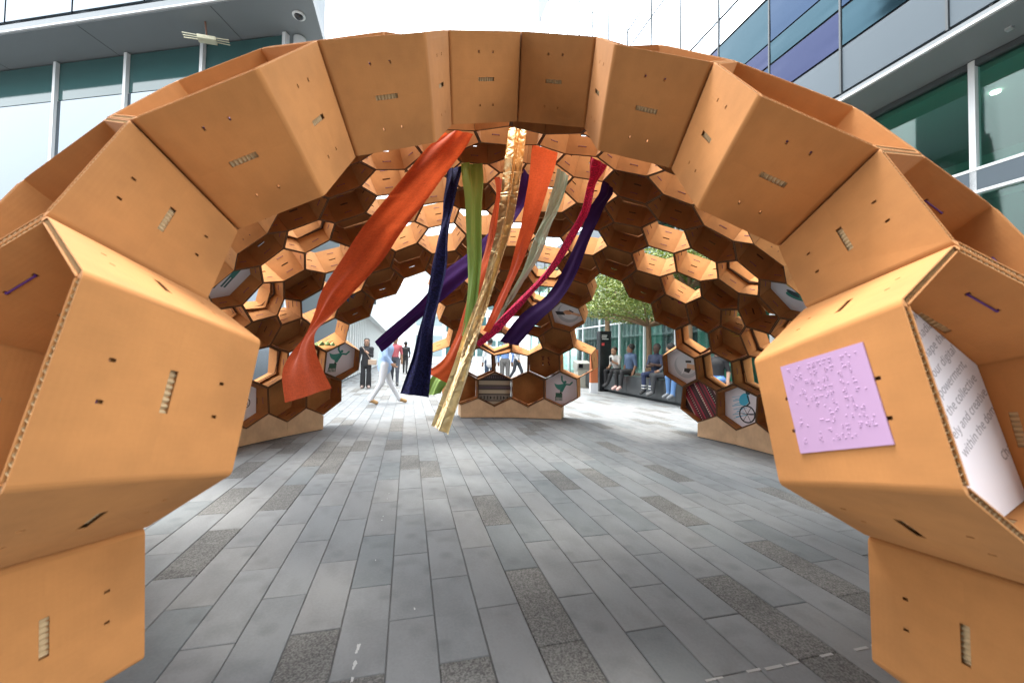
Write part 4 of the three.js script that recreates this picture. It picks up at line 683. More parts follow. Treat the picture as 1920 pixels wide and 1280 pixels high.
cutouts(344, 'paper_figure', 'olive yellow paper figure with streaks', [['body', '#8f8426', 0.04, 0.02, 0.1, -0.2], ['petal', '#6b5a2a', 0.06, 0.07, 0.04], ['ray', '#b5a92e', -0.06, 0.06, 0.09, 1.57], ['ray', '#b5a92e', -0.07, 0.03, 0.08, 1.57], ['ray', '#b5a92e', -0.05, -0.01, 0.07, 1.57], ['petal', '#33204c', 0.07, -0.09, 0.035, 0.6]]);
cutouts(223, 'blue_feather', 'bright blue feather strip', Array.from({ length: 16 }, (_, k) => ['ray', k % 3 ? '#1c6f9c' : '#0f4d78', -0.02 + 0.02 * Math.sin(k * 2.3), 0.02 + 0.03 * Math.cos(k * 1.7), 0.11, k * 0.41]));

// lilac braille plaque on the board of the same cell that faces the way in
{
  const I = cellInfo[59]; let best = null;
  const dc = ray(1570, 750).normalize();
  for (const w of I.walls) if (w.free) { const t = w.f.o.clone().sub(EYEPOS).dot(w.f.n) / dc.dot(w.f.n); const p = EYEPOS.clone().addScaledVector(dc, t).applyMatrix4(w.f.inv); if (t > 0 && Math.abs(p.x) < 0.17 && Math.abs(p.y) < 0.19 && (!best || Math.hypot(p.x, p.y) < best.e)) best = { w, e: Math.hypot(p.x, p.y) }; }
  const f = best.w.f, hit = (px, py) => { const d = ray(px, py); const t = f.o.clone().sub(EYEPOS).dot(f.n) / d.dot(f.n); return EYEPOS.clone().addScaledVector(d, t).applyMatrix4(f.inv); };
  const c = [hit(1466, 688), hit(1620, 641), hit(1680, 833), hit(1504, 850)];
  const shp = new THREE.Shape(c.map((p) => new THREE.Vector2(p.x, p.y)));
  const gs = [ni(new THREE.ExtrudeGeometry(shp, { depth: 0.0025, bevelEnabled: false }).translate(0, 0, 0.001))]; gs[0].clearGroups();
  const r = rng(12), at = (u, v) => c[0].clone().lerp(c[1], u).lerp(c[3].clone().lerp(c[2], u), v);
  const cell = (u, v) => { let m = 0; for (let a = 0; a < 2; a++) for (let b = 0; b < 3; b++) if (r() < 0.4 || (!m && a === 1 && b === 2)) { m++; const p = at(u + a * 0.024, v + b * 0.02); gs.push(ni(new THREE.SphereGeometry(0.0019, 8, 5, 0, 6.284, 0, 1.5708).rotateX(Math.PI / 2).translate(p.x, p.y, 0.0034))); } };
  for (let row = 0; row < 10; row++) for (let k = 0; k < 13; k++) if (r() < 0.62) cell(0.09 + k * 0.066, 0.06 + row * 0.088);
  I.add('braille_plaque', mergeGeometries(gs).applyMatrix4(f.m), std(lin(0.44, 0.285, 0.46), 0.45), 'square lilac plaque with rows of raised braille dots');
}
// ---------------------------------------------------------------- hanging cloth ribbons
function weave(seed, a, b) { return tex(256, (u, v) => { const x = Math.sin(u * 402) * 0.5 + 0.5, y = Math.sin(v * 402) * 0.5 + 0.5; return a + b * (0.4 * x * y + 0.35 * nz(u * 40, v * 128, 128) + 0.25 * nz(u * 128, v * 30 + seed, 128)); }, 3, false); }
const weaveBump = weave(3, 0.3, 0.6), crush = tex(256, (u, v) => { const a = nz(u * 18, v * 30, 90), b = nz(u * 44, v * 60 + 9, 120); return 0.25 + 0.5 * Math.abs(a - b) * 2 + 0.2 * nz(u * 100, v * 100, 100); }, 2.2, false);
const crumple = tex(256, (u, v) => Math.abs(nz(u * 9, v * 16, 144) - nz(u * 14 + 5, v * 8, 112)) * 1.4 + 0.3 * Math.abs(nz(u * 30, v * 40, 120) - 0.5), 2, false);
const crushMap = tex(256, (u, v) => { const k = Math.abs(nz(u * 18, v * 30, 90) - nz(u * 44, v * 60 + 9, 120)); const q = 0.55 + 1.2 * k; return [q, q, q]; }, 2.2);
const linen = tex(256, (u, v) => { const k = 0.82 + 0.12 * nz(u * 128, v * 16, 128) + 0.12 * nz(u * 16, v * 128, 128); return [k, k, k]; }, 3);
const cloth = (c, e = {}) => new THREE.MeshPhysicalMaterial({ color: lin(...c), roughness: 0.85, side: THREE.DoubleSide, bumpMap: weaveBump, bumpScale: 0.0011, ...e });
const clothMats = {
  orange: cloth([0.64, 0.1, 0.028], { specularIntensity: 0.35, transmission: 0.52, thickness: 0, map: linen, roughness: 0.95 }),
  navy: cloth([0.016, 0.018, 0.09], { specularIntensity: 0.4, sheen: 1, sheenColor: lin(0.1, 0.12, 0.4), sheenRoughness: 0.35, map: crushMap, bumpMap: crush, bumpScale: 0.003 }),
  green: cloth([0.27, 0.45, 0.1], { roughness: 0.45, sheen: 0.4, sheenColor: lin(0.5, 0.6, 0.25) }),
  purple: cloth([0.04, 0.008, 0.09], { specularIntensity: 0.4, sheen: 0.3, sheenColor: lin(0.2, 0.06, 0.38), sheenRoughness: 0.3 }),
  gold: new THREE.MeshPhysicalMaterial({ color: lin(0.95, 0.76, 0.42), roughness: 0.33, metalness: 1, side: THREE.DoubleSide, bumpMap: crumple, bumpScale: 0.006 }),
  sage: cloth([0.36, 0.46, 0.34], { roughness: 0.5, transmission: 0.12, thickness: 0 }),
  pink: cloth([0.8, 0.012, 0.11], { sheen: 0.5, sheenColor: lin(0.9, 0.2, 0.35), sheenRoughness: 0.4, map: crushMap, bumpMap: crush, bumpScale: 0.003 }),
  plum: cloth([0.02, 0.005, 0.045], { specularIntensity: 0.25, sheen: 0.12, sheenColor: lin(0.1, 0.03, 0.2), sheenRoughness: 0.35 }),
};
function ribbon(name, label, mat, stations, d0, d1, fold, opt = {}) {
  const n = stations.length, Lp = [], Rp = [];
  stations.forEach(([lx, ly, rx, ry], i) => { const t = i / (n - 1), d = d0 + (d1 - d0) * t + (opt.bow || 0) * Math.sin(t * Math.PI), k = (opt.skew || 0.08) * Math.sin(t * 5 + (opt.ph || 0)); Lp.push(atDepth(lx, ly, d - k)); Rp.push(atDepth(rx, ry, d + k)); });
  const cl = new THREE.CatmullRomCurve3(Lp), cr = new THREE.CatmullRomCurve3(Rp), NV = 110, NU = 22, pos = [], uv = [], idx = [];
  const len = cl.getLength();
  for (let j = 0; j <= NV; j++) {
    const t = j / NV, a = cl.getPoint(t), b = cr.getPoint(t), tan = cl.getTangent(t).add(cr.getTangent(t)).normalize(), acr = b.clone().sub(a), w = acr.length(), nn = acr.clone().normalize().cross(tan).normalize();
    for (let i = 0; i <= NU; i++) {
      const u = i / NU, full = opt.width || 0.3, slack = Math.sqrt(Math.max(0, (full * full) / (w * w) - 1)), amp = Math.min(0.05, fold * w * (0.25 + 0.75 * Math.min(1.2, slack)));
      const z = amp * (Math.sin(u * (opt.nf || 2.5) * 6.283 + 1.3 * Math.sin(t * 4 + (opt.ph || 0)) + (opt.ph || 0)) * 0.7 + 0.4 * Math.sin(u * (opt.nf || 2.5) * 11 + t * 7));
      const p = a.clone().lerp(b, u).addScaledVector(nn, z + (opt.rip || 0.012) * Math.sin(t * 19 + u * 2 + (opt.ph || 0)));
      pos.push(p.x, p.y, p.z); uv.push(u * full, t * len);
    }
  }
  for (let j = 0; j < NV; j++) for (let i = 0; i < NU; i++) { const a = j * (NU + 1) + i, b = a + 1, c = a + NU + 1, d = c + 1; idx.push(a, c, b, b, c, d); }
  const g = new THREE.BufferGeometry(); g.setAttribute('position', new THREE.Float32BufferAttribute(pos, 3)); g.setAttribute('uv', new THREE.Float32BufferAttribute(uv, 2)); g.setIndex(idx); g.computeVertexNormals();
  const m = new THREE.Mesh(g, mat); m.name = numbered(name); m.castShadow = m.receiveShadow = true; m.userData = { label, category: 'ribbon', group: 'cloth ribbons hanging from the dome' }; scene.add(m); return m;
}
ribbon('cloth_ribbon', 'wide rust orange linen ribbon twisting down to a broad flared end', clothMats.orange, [[835, 245, 888, 247], [806, 270, 874, 275], [760, 327, 835, 327], [717, 380, 793, 385], [676, 430, 756, 430], [640, 484, 716, 490], [603, 545, 660, 550], [590, 585, 616, 592], [568, 632, 590, 622], [545, 668, 589, 655], [532, 702, 600, 690], [533, 755, 619, 728]], 3.5, 3.0, 0.1, { nf: 1.2, ph: 0.4, width: 0.4, rip: 0.01 });
ribbon('cloth_ribbon', 'navy blue velvet ribbon hanging in one deep fold', clothMats.navy, [[840, 316, 864, 312], [836, 345, 859, 342], [829, 386, 851, 386], [823, 430, 845, 430], [810, 492, 838, 492], [796, 570, 821, 575], [785, 620, 814, 625], [774, 664, 811, 670], [752, 738, 801, 744]], 4.05, 3.7, 0.16, { nf: 1.5, ph: 2, width: 0.34 });
ribbon('cloth_ribbon', 'leaf green satin ribbon hanging straight then sweeping away at its end', clothMats.green, [[867, 304, 902, 307], [870, 340, 902, 340], [873, 370, 902, 370], [877, 430, 902, 430], [877, 492, 902, 500], [876, 555, 897, 555], [868, 610, 886, 604], [850, 655, 874, 650], [826, 692, 858, 698], [808, 712, 834, 722], [796, 742, 826, 738]], 4.1, 4.3, 0.14, { nf: 1.5, ph: 1, width: 0.3 });
ribbon('cloth_ribbon', 'violet satin ribbon blown out sideways behind the navy one', clothMats.purple, [[978, 312, 994, 330], [968, 350, 987, 372], [945, 390, 968, 408], [923, 427, 950, 438], [880, 470, 905, 490], [833, 507, 850, 545], [797, 554, 804, 584], [745, 603, 756, 624], [702, 640, 714, 657]], 4.5, 4.7, 0.1, { nf: 1, ph: 3, width: 0.3 });
ribbon('cloth_ribbon', 'crinkled metallic gold foil ribbon reaching lowest of all', clothMats.gold, [[956, 238, 985, 242], [951, 300, 977, 296], [943, 371, 966, 371], [936, 430, 956, 430], [920, 487, 939, 490], [903, 540, 925, 540], [883, 590, 911, 590], [866, 636, 895, 640], [850, 690, 880, 692], [830, 745, 862, 748], [809, 798, 840, 815]], 3.5, 3.4, 0.14, { nf: 1.6, ph: 0.5, width: 0.3, rip: 0.004 });
ribbon('cloth_ribbon', 'rust orange linen ribbon hanging flat between the gold and sage ones', clothMats.orange, [[999, 270, 1046, 286], [993, 324, 1037, 324], [985, 378, 1021, 378], [975, 430, 1002, 432], [966, 465, 988, 465], [950, 520, 967, 520], [925, 580, 939, 582], [905, 620, 918, 624]], 3.75, 4.2, 0.05, { nf: 1, ph: 1.2, width: 0.3, rip: 0.006 });
ribbon('cloth_ribbon', 'pale sage green satin ribbon gathered to a point at its end', clothMats.sage, [[1047, 315, 1064, 328], [1038, 349, 1061, 355], [1022, 396, 1044, 399], [1006, 435, 1027, 436], [985, 490, 1003, 488], [963, 540, 977, 535], [945, 572, 955, 570], [925, 608, 936, 606]], 4.2, 4.6, 0.12, { nf: 2, ph: 2, width: 0.3 });
ribbon('cloth_ribbon', 'bright pink velvet ribbon pulled into a narrow strip', clothMats.pink, [[1109, 293, 1140, 310], [1104, 322, 1131, 326], [1101, 345, 1123, 345], [1094, 386, 1107, 392], [1072, 428, 1086, 432], [1033, 490, 1043, 498], [988, 544, 1000, 550], [930, 605, 942, 617], [892, 640, 898, 652]], 3.8, 4.3, 0.12, { nf: 1.4, ph: 4, width: 0.28 });
ribbon('cloth_ribbon', 'dark plum purple ribbon swinging beside the pink one to a wide end', clothMats.plum, [[1134, 338, 1150, 352], [1126, 358, 1146, 368], [1112, 382, 1133, 394], [1092, 427, 1114, 430], [1057, 504, 1080, 510], [1023, 554, 1046, 570], [975, 594, 1000, 614], [936, 640, 971, 648]], 4.2, 4.4, 0.06, { nf: 1, ph: 1, width: 0.32 });
ribbon('cloth_ribbon', 'rust orange linen ribbon behind the gold one with its pointed tail showing', clothMats.orange, [[928, 331, 946, 335], [930, 365, 946, 368], [918, 420, 940, 425], [903, 480, 925, 485], [885, 535, 905, 540], [866, 590, 885, 592], [850, 636, 872, 642], [836, 668, 862, 672], [815, 687, 852, 698], [796, 697, 840, 719]], 4.55, 4.1, 0.08, { nf: 1, ph: 2.2, width: 0.3 });
// ---------------------------------------------------------------- people
function bodyMesh(pose, col, h = 1.75) {
  // joints in metres for a person 1.75 m tall, feet at y = 0, facing +z; x > 0 is the person's left
  const J = pose, B = [];
  const bone = (a, b, ra, rb, c, flat = 1) => B.push({ a: V3(...J[a]), b: V3(...J[b]), ra, rb, c, flat });
  const sleeve = col.sleeve ?? 'top';
  bone('hip', 'waist', 0.135, 0.125, 'bottom'); bone('waist', 'chest', 0.13, 0.155, 'top'); bone('chest', 'neck', 0.14, 0.07, 'top');
  bone('shL', 'shR', 0.075, 0.075, 'top'); bone('neck', 'head', 0.055, 0.06, 'skin'); bone('head', 'crown', 0.082, 0.092, 'skin'); bone('chin', 'head', 0.05, 0.07, 'skin'); bone('nose', 'nose2', 0.016, 0.012, 'skin');
  for (const s of ['L', 'R']) {
    bone('sh' + s, 'el' + s, 0.062, 0.047, 'top'); bone('el' + s, 'wr' + s, 0.044, 0.031, sleeve === 'long' ? 'top' : 'skin'); bone('wr' + s, 'ha' + s, 0.034, 0.036, 'skin');
    bone('hp' + s, 'kn' + s, 0.098, 0.068, 'bottom'); bone('kn' + s, 'an' + s, col.wide ? 0.085 : 0.064, col.wide ? 0.09 : 0.05, 'bottom'); bone('an' + s, 'to' + s, 0.048, 0.042, 'shoe');
  }
  if (col.hem) { bone('waist', 'hem', 0.15, 0.16, 'top'); }
  const lo = V3(9, 9, 9), hi = V3(-9, -9, -9); for (const b of B) for (const p of [b.a, b.b]) { lo.min(p.clone().addScalar(-0.2)); hi.max(p.clone().addScalar(0.2)); }
  const c = lo.clone().add(hi).multiplyScalar(0.5), e = hi.clone().sub(lo).multiplyScalar(0.5);
  const N = 64, mc = new MarchingCubes(N, new THREE.MeshBasicMaterial(), false, false, 60000); mc.isolation = 0; mc.reset();
  const f = mc.field; f.fill(-1); const dist = new Float32Array(N * N * N).fill(1);
  const half = N / 2, X = (i, k) => c.getComponent(k) + e.getComponent(k) * (i - half) / half, inv = (v, k) => half + half * (v - c.getComponent(k)) / e.getComponent(k);
  const sm = 0.025;
  for (const b of B) {
    const m = Math.max(b.ra, b.rb) + 0.09, r0 = [], r1 = []; for (let k = 0; k < 3; k++) { r0[k] = Math.max(0, Math.floor(inv(Math.min(b.a.getComponent(k), b.b.getComponent(k)) - m, k))); r1[k] = Math.min(N - 1, Math.ceil(inv(Math.max(b.a.getComponent(k), b.b.getComponent(k)) + m, k))); }
    const d = b.b.clone().sub(b.a), L2 = d.lengthSq() || 1e-9;
    for (let z = r0[2]; z <= r1[2]; z++) for (let y = r0[1]; y <= r1[1]; y++) for (let x = r0[0]; x <= r1[0]; x++) {
      const px = X(x, 0) - b.a.x, py = X(y, 1) - b.a.y, pz = X(z, 2) - b.a.z, t = Math.max(0, Math.min(1, (px * d.x + py * d.y + pz * d.z) / L2)), qx = px - d.x * t, qy = py - d.y * t, qz = pz - d.z * t;
      const dd = Math.sqrt(qx * qx + qy * qy + qz * qz) - (b.ra + (b.rb - b.ra) * t), o = z * N * N + y * N + x, h0 = Math.max(0, Math.min(1, 0.5 + 0.5 * (dist[o] - dd) / sm));
      dist[o] = dist[o] * (1 - h0) + dd * h0 - sm * h0 * (1 - h0);
    }
  }
  for (let i = 0; i < f.length; i++) f[i] = -dist[i];
  mc.update();
  const n = mc.count, P = mc.positionArray.slice(0, n * 3); for (let i = 0; i < n; i++) for (let k = 0; k < 3; k++) P[i * 3 + k] = c.getComponent(k) + e.getComponent(k) * P[i * 3 + k];
  let g = new THREE.BufferGeometry(); g.setAttribute('position', new THREE.BufferAttribute(P, 3)); g = mergeVertices(g, 1e-4); g.computeVertexNormals();
  const pal = { skin: col.skin, top: col.top, bottom: col.bottom, shoe: col.shoe };
  // fingers: four and a thumb for each hand
  const extra = [];
  for (const s of ['L', 'R']) { const w = V3(...J['wr' + s]), ha = V3(...J['ha' + s]), d = ha.clone().sub(w).normalize(), q = new THREE.Vector3().crossVectors(d, V3(0, 0, 1)); if (q.lengthSq() < 0.05) q.set(1, 0, 0); q.normalize(); const curl = V3(0, 0, 1).addScaledVector(d, -d.z).normalize();
    [-0.024, -0.008, 0.008, 0.024].forEach((o, k) => { const a = ha.clone().addScaledVector(q, o), b = a.clone().addScaledVector(d, 0.052 - Math.abs(k - 1.4) * 0.006).addScaledVector(curl, 0.012), e2 = b.clone().addScaledVector(d, 0.022).addScaledVector(curl, 0.022); extra.push(rod(a, b, 0.009, 0.008, 6), rod(b, e2, 0.008, 0.006, 6)); });
    const ta = w.clone().lerp(ha, 0.4).addScaledVector(curl, 0.026); extra.push(rod(ta, ta.clone().addScaledVector(d, 0.045).addScaledVector(curl, 0.028), 0.011, 0.008, 6)); }
  const fg = mergeVertices(join(extra).deleteAttribute('uv'), 1e-5); fg.computeVertexNormals();
  const gg = mergeGeometries([ni(g), ni(fg)]);
  const p = gg.attributes.position, C = new Float32Array(p.count * 3), v = V3(0, 0, 0);
  for (let i = 0; i < p.count; i++) {
    v.fromBufferAttribute(p, i); let best = 9, name = 'skin';
    for (const b of B) { const d = b.b.clone().sub(b.a), t = Math.max(0, Math.min(1, v.clone().sub(b.a).dot(d) / (d.lengthSq() || 1e-9))), q = b.a.clone().addScaledVector(d, t), dd = v.distanceTo(q) - (b.ra + (b.rb - b.ra) * t); if (dd < best) { best = dd; name = b.c; } }
    if (i >= g.index.count) name = 'skin';
    const k = pal[name]; C[i * 3] = k[0]; C[i * 3 + 1] = k[1]; C[i * 3 + 2] = k[2];
  }
  gg.setAttribute('color', new THREE.BufferAttribute(C, 3));
  const s = h / 1.75; return gg.scale(s, s, s);
}
const clothBump = tex(128, (u, v) => 0.5 + 0.4 * (nz(u * 20, v * 20, 20) - 0.5), 4, false);
const bodyMat = new THREE.MeshStandardMaterial({ vertexColors: true, roughness: 0.85 });
function pose(kind, o = {}) {
  const J = { hip: [0, 0.93, 0], waist: [0, 1.06, 0], chest: [0, 1.3, 0], neck: [0, 1.47, 0], head: [0, 1.6, 0.02], crown: [0, 1.655, 0.005], chin: [0, 1.545, 0.045], nose: [0, 1.6, 0.1], nose2: [0, 1.585, 0.115], hem: [0, 0.86, 0.0],
    shL: [0.17, 1.4, 0], shR: [-0.17, 1.4, 0], elL: [0.23, 1.13, -0.02], elR: [-0.23, 1.13, -0.02], wrL: [0.24, 0.88, 0.06], wrR: [-0.24, 0.88, 0.06], haL: [0.24, 0.8, 0.08], haR: [-0.24, 0.8, 0.08],
    hpL: [0.09, 0.92, 0], hpR: [-0.09, 0.92, 0], knL: [0.1, 0.5, 0.02], knR: [-0.1, 0.5, 0.02], anL: [0.1, 0.09, 0], anR: [-0.1, 0.09, 0], toL: [0.12, 0.045, 0.15], toR: [-0.12, 0.045, 0.15] };
  if (kind === 'walk') Object.assign(J, { knL: [0.09, 0.52, 0.2], anL: [0.09, 0.1, 0.3], toL: [0.1, 0.05, 0.45], knR: [-0.09, 0.5, -0.08], anR: [-0.09, 0.13, -0.32], toR: [-0.1, 0.05, -0.19], elL: [0.23, 1.14, -0.1], wrL: [0.24, 0.9, -0.06], haL: [0.24, 0.82, -0.04], elR: [-0.23, 1.14, 0.02], wrR: [-0.23, 0.95, 0.16], haR: [-0.22, 0.9, 0.22] });
  if (kind === 'sit') { const d = 0.43; // seat at 0.5 m below the hip line: the seat plane is y = 0
    const up = (a) => a.map((v, k) => (k === 1 ? v - 0.83 : v)); for (const k of Object.keys(J)) J[k] = up(J[k]);
    Object.assign(J, { hpL: [0.1, 0.1, 0.02], hpR: [-0.1, 0.1, 0.02], knL: [0.13, 0.09, d], knR: [-0.13, 0.09, d], anL: [0.12, -0.33, d + 0.04], anR: [-0.12, -0.33, d - 0.02], toL: [0.13, -0.4, d + 0.17], toR: [-0.13, -0.4, d + 0.12], hip: [0, 0.12, 0], hem: [0, 0.1, 0.02] }); }
  return Object.assign(J, o);
}
function person(label, J, col, pos, turn, h, extras) {
  const t = thing('person', label, 'person', pos, turn);
  part(t, 'body', bodyMesh(J, col, h), bodyMat);
  const s = (h || 1.75) / 1.75, head = V3(...J.crown).multiplyScalar(s), up = V3(...J.crown).sub(V3(...J.chin)).normalize(), fw = V3(...J.nose).sub(V3(...J.head)).setY(0).normalize();
  const hm = std(lin(...(col.hair || [0.012, 0.01, 0.009])), 0.6), gs = [new THREE.SphereGeometry(0.1 * s, 18, 12).scale(1.02, 1.03, 1.06).translate(0, 0.016 * s, -0.032 * s)];
  if (col.long) gs.push(new THREE.SphereGeometry(0.1 * s, 14, 12).scale(1.0, 1.9, 0.62).translate(0, -0.12 * s, -0.062 * s));
  if (col.beard) gs.push(new THREE.SphereGeometry(0.062 * s, 12, 10).scale(1, 0.8, 0.8).translate(0, -0.115 * s, 0.035 * s));
  const hg = join(gs); const p = hg.attributes.position, r = rng(9); for (let i = 0; i < p.count; i++) { const k = 1 + 0.03 * Math.sin(p.getX(i) * 240) * Math.sin(p.getZ(i) * 210 + p.getY(i) * 150); p.setXYZ(i, p.getX(i) * k, p.getY(i) * k, p.getZ(i) * k); } hg.computeVertexNormals();
  hg.rotateY(Math.atan2(fw.x, fw.z)).translate(head.x, head.y + 0.012 * s, head.z);
  if (!col.noHair) part(t, 'hair', hg, hm);
  const right = V3(fw.z, 0, -fw.x), eyeC = V3(...J.head).multiplyScalar(s).addScaledVector(fw, 0.082 * s).addScaledVector(V3(0, 1, 0), 0.022 * s);
  part(t, 'eyes', join([-1, 1].map((k) => { const q = eyeC.clone().addScaledVector(right, k * 0.031 * s); return new THREE.SphereGeometry(0.009 * s, 8, 6).translate(q.x, q.y, q.z); })), std(lin(0.02, 0.015, 0.012), 0.3));
  const mo = V3(...J.chin).multiplyScalar(s).addScaledVector(fw, 0.052 * s); mo.y += 0.006 * s; part(t, 'mouth', new THREE.BoxGeometry(0.044 * s, 0.008 * s, 0.012 * s).rotateY(Math.atan2(fw.x, fw.z)).translate(mo.x, mo.y, mo.z), std(lin(col.skin[0] * 0.55, col.skin[1] * 0.35, col.skin[2] * 0.35), 0.6));
  part(t, 'eyebrows', join([-1, 1].map((k) => { const q = eyeC.clone().addScaledVector(right, k * 0.032 * s); return new THREE.BoxGeometry(0.034 * s, 0.007 * s, 0.014 * s).rotateY(Math.atan2(fw.x, fw.z)).translate(q.x, q.y + 0.021 * s, q.z); })), hm);
  if (extras) extras(t, s);
  sh(t); return t;
}
const faceTo = (x, z) => Math.atan2(x, z);                        // rotation that turns +z toward (x, z)
const SK = [0.32, 0.18, 0.11], SK2 = [0.22, 0.115, 0.07], SK3 = [0.06, 0.032, 0.022], SK4 = [0.38, 0.23, 0.16];
const gp = (px, py) => atHeight(px, py, 0);
// walkers in the street on the left
person('person in pale blue jacket and white trousers walking past with tan shoes', pose('walk', { knL: [0.09, 0.52, 0.12], anL: [0.09, 0.1, 0.36], toL: [0.1, 0.05, 0.5], knR: [-0.09, 0.5, -0.06], anR: [-0.09, 0.1, -0.3], toR: [-0.1, 0.045, -0.16], chest: [0, 1.29, 0.05], neck: [0, 1.45, 0.08], head: [0, 1.57, 0.13], crown: [0, 1.62, 0.12], chin: [0, 1.515, 0.155], nose: [0, 1.57, 0.21], nose2: [0, 1.555, 0.225] }), { skin: SK, top: [0.3, 0.42, 0.62], bottom: [0.5, 0.51, 0.53], shoe: [0.4, 0.24, 0.1], sleeve: 'long', hem: 1 }, gp(719, 757), faceTo(0.95, -0.3), 1.72);
person('person with long dark hair in black clothes with a small tan shoulder bag', pose('stand', { elL: [0.2, 1.14, 0.06], wrL: [0.06, 1.24, 0.17], haL: [0.0, 1.29, 0.17] }), { skin: SK4, top: [0.03, 0.03, 0.033], bottom: [0.028, 0.028, 0.03], shoe: [0.4, 0.3, 0.26], sleeve: 'long', hem: 1, long: 1, wide: 1 }, gp(685, 728), faceTo(0.25, 1), 1.62, (t, s) => {
  part(t, 'shoulder_bag', new RoundedBoxGeometry(0.26, 0.17, 0.07, 2, 0.02).translate(0.2, 0.86, 0.17), std(lin(0.52, 0.38, 0.28), 0.6)); part(t, 'bag_strap', bar(V3(-0.12, 1.36, 0.14), V3(0.16, 0.94, 0.19), 0.025, 0.01), std(lin(0.52, 0.42, 0.34), 0.6)); });
person('person in pink polo shirt and dark trousers walking behind the pale jacket', pose('walk', {}), { skin: SK, top: [0.5, 0.12, 0.14], bottom: [0.06, 0.065, 0.08], shoe: [0.05, 0.05, 0.05] }, gp(739, 722), faceTo(0.3, 1), 1.76);
person('person in black jacket carrying a black backpack down the street', pose('walk', {}), { skin: SK2, top: [0.025, 0.026, 0.028], bottom: [0.05, 0.05, 0.052], shoe: [0.1, 0.09, 0.08], sleeve: 'long' }, gp(759, 700), faceTo(-0.2, -1), 1.8, (t) => { part(t, 'backpack', new RoundedBoxGeometry(0.32, 0.46, 0.18, 3, 0.06).translate(0, 1.22, -0.2), std(lin(0.015, 0.015, 0.016), 0.7)); });
// people standing beyond the centre leg
person('person in white shirt and dark jeans seen through the honeycomb', pose('stand', {}), { skin: SK2, top: [0.6, 0.6, 0.61], bottom: [0.03, 0.05, 0.085], shoe: [0.04, 0.04, 0.04], sleeve: 'long', hem: 1 }, gp(917, 726), faceTo(-0.3, -1), 1.74);
person('person in light blue shirt and grey trousers seen through the honeycomb', pose('stand', { elR: [-0.27, 1.15, 0.02] }), { skin: SK2, top: [0.18, 0.3, 0.58], bottom: [0.13, 0.125, 0.12], shoe: [0.04, 0.04, 0.04], sleeve: 'long' }, gp(946, 727), faceTo(0.1, -1), 1.8);
person('person in white shirt and slim dark trousers standing behind the blue shirt', pose('walk', {}), { skin: SK, top: [0.55, 0.56, 0.58], bottom: [0.04, 0.045, 0.055], shoe: [0.02, 0.02, 0.02], sleeve: 'long' }, gp(968, 716), faceTo(0.9, 0.4), 1.74);
// seated along the planter wall
const SEAT = 0.62, WALLLAT = 6.42;
const seatAt = (px) => { let b = null; for (let d = 4; d < 16; d += 0.01) { const p = street(WALLLAT + 0.24, d, SEAT), q = p.clone().project(camera); const x = 960 + q.x * 960; if (b === null || Math.abs(x - px) < b.e) b = { e: Math.abs(x - px), p }; } return b.p; };
const outTurn = faceTo(-ACROSS.x, -ACROSS.z);
const sitP = (o = {}) => pose('sit', o);
person('seated person in white shirt and black trousers looking at a phone', sitP({ chest: [0, 0.46, 0.07], neck: [0, 0.62, 0.12], shL: [0.17, 0.56, 0.09], shR: [-0.17, 0.56, 0.09], anL: [0.02, -0.3, 0.5], toL: [0.0, -0.38, 0.62], elL: [0.22, 0.33, 0.18], wrL: [0.08, 0.4, 0.32], haL: [0.03, 0.45, 0.32], elR: [-0.23, 0.3, 0.06], wrR: [-0.15, 0.2, 0.26], haR: [-0.12, 0.2, 0.32], head: [0, 0.73, 0.18], crown: [0, 0.79, 0.175], chin: [0, 0.68, 0.22], nose: [0, 0.715, 0.265], nose2: [0, 0.695, 0.275] }), { skin: SK, top: [0.5, 0.49, 0.47], bottom: [0.018, 0.018, 0.02], shoe: [0.03, 0.03, 0.032], hair: [0.03, 0.016, 0.01] }, seatAt(1157), outTurn + 0.4, 1.7, (t) => { part(t, 'phone', box(0.07, 0.14, 0.012, 0.03, 0.47, 0.36), std(lin(0.02, 0.02, 0.02), 0.2)); });
person('seated bearded person in blue shirt with black trousers and pale shoes', sitP({ elL: [0.25, 0.29, 0.02], wrL: [0.26, 0.1, 0.12], haL: [0.27, 0.04, 0.16], nose: [-0.07, 0.77, 0.075], nose2: [-0.085, 0.755, 0.085], chin: [-0.035, 0.715, 0.03] }), { skin: SK2, top: [0.07, 0.11, 0.19], bottom: [0.02, 0.02, 0.021], shoe: [0.6, 0.38, 0.34], beard: 1 }, seatAt(1182), outTurn + 0.2, 1.8);
person('seated person in dark navy work clothes with reflective bands at the ankles', sitP({ elL: [0.22, 0.34, 0.1], wrL: [0.05, 0.36, 0.22], haL: [-0.02, 0.38, 0.24], elR: [-0.23, 0.32, 0.08], wrR: [-0.05, 0.33, 0.24], haR: [0.02, 0.34, 0.25] }), { skin: SK3, top: [0.022, 0.03, 0.06], bottom: [0.02, 0.03, 0.075], shoe: [0.03, 0.03, 0.03] }, seatAt(1231), outTurn + 0.45, 1.76, (t) => { for (const x of [0.12, -0.12]) for (const y of [-0.2, -0.27]) part(t, 'reflective_band', new THREE.CylinderGeometry(0.071, 0.07, 0.028, 14).translate(x, y, x > 0 ? 0.465 : 0.418), std(lin(0.55, 0.57, 0.55), 0.4)); });
person('seated person with short dark hair in grey clothes turned toward a neighbour', sitP({ nose: [-0.09, 0.77, 0.05], nose2: [-0.105, 0.755, 0.055], chin: [-0.04, 0.715, 0.02], elR: [-0.22, 0.3, 0.1], wrR: [-0.08, 0.2, 0.28], haR: [-0.03, 0.19, 0.33] }), { skin: SK, top: [0.12, 0.13, 0.15], bottom: [0.03, 0.032, 0.035], shoe: [0.12, 0.12, 0.12], sleeve: 'long' }, seatAt(1257), outTurn - 0.35, 1.76);
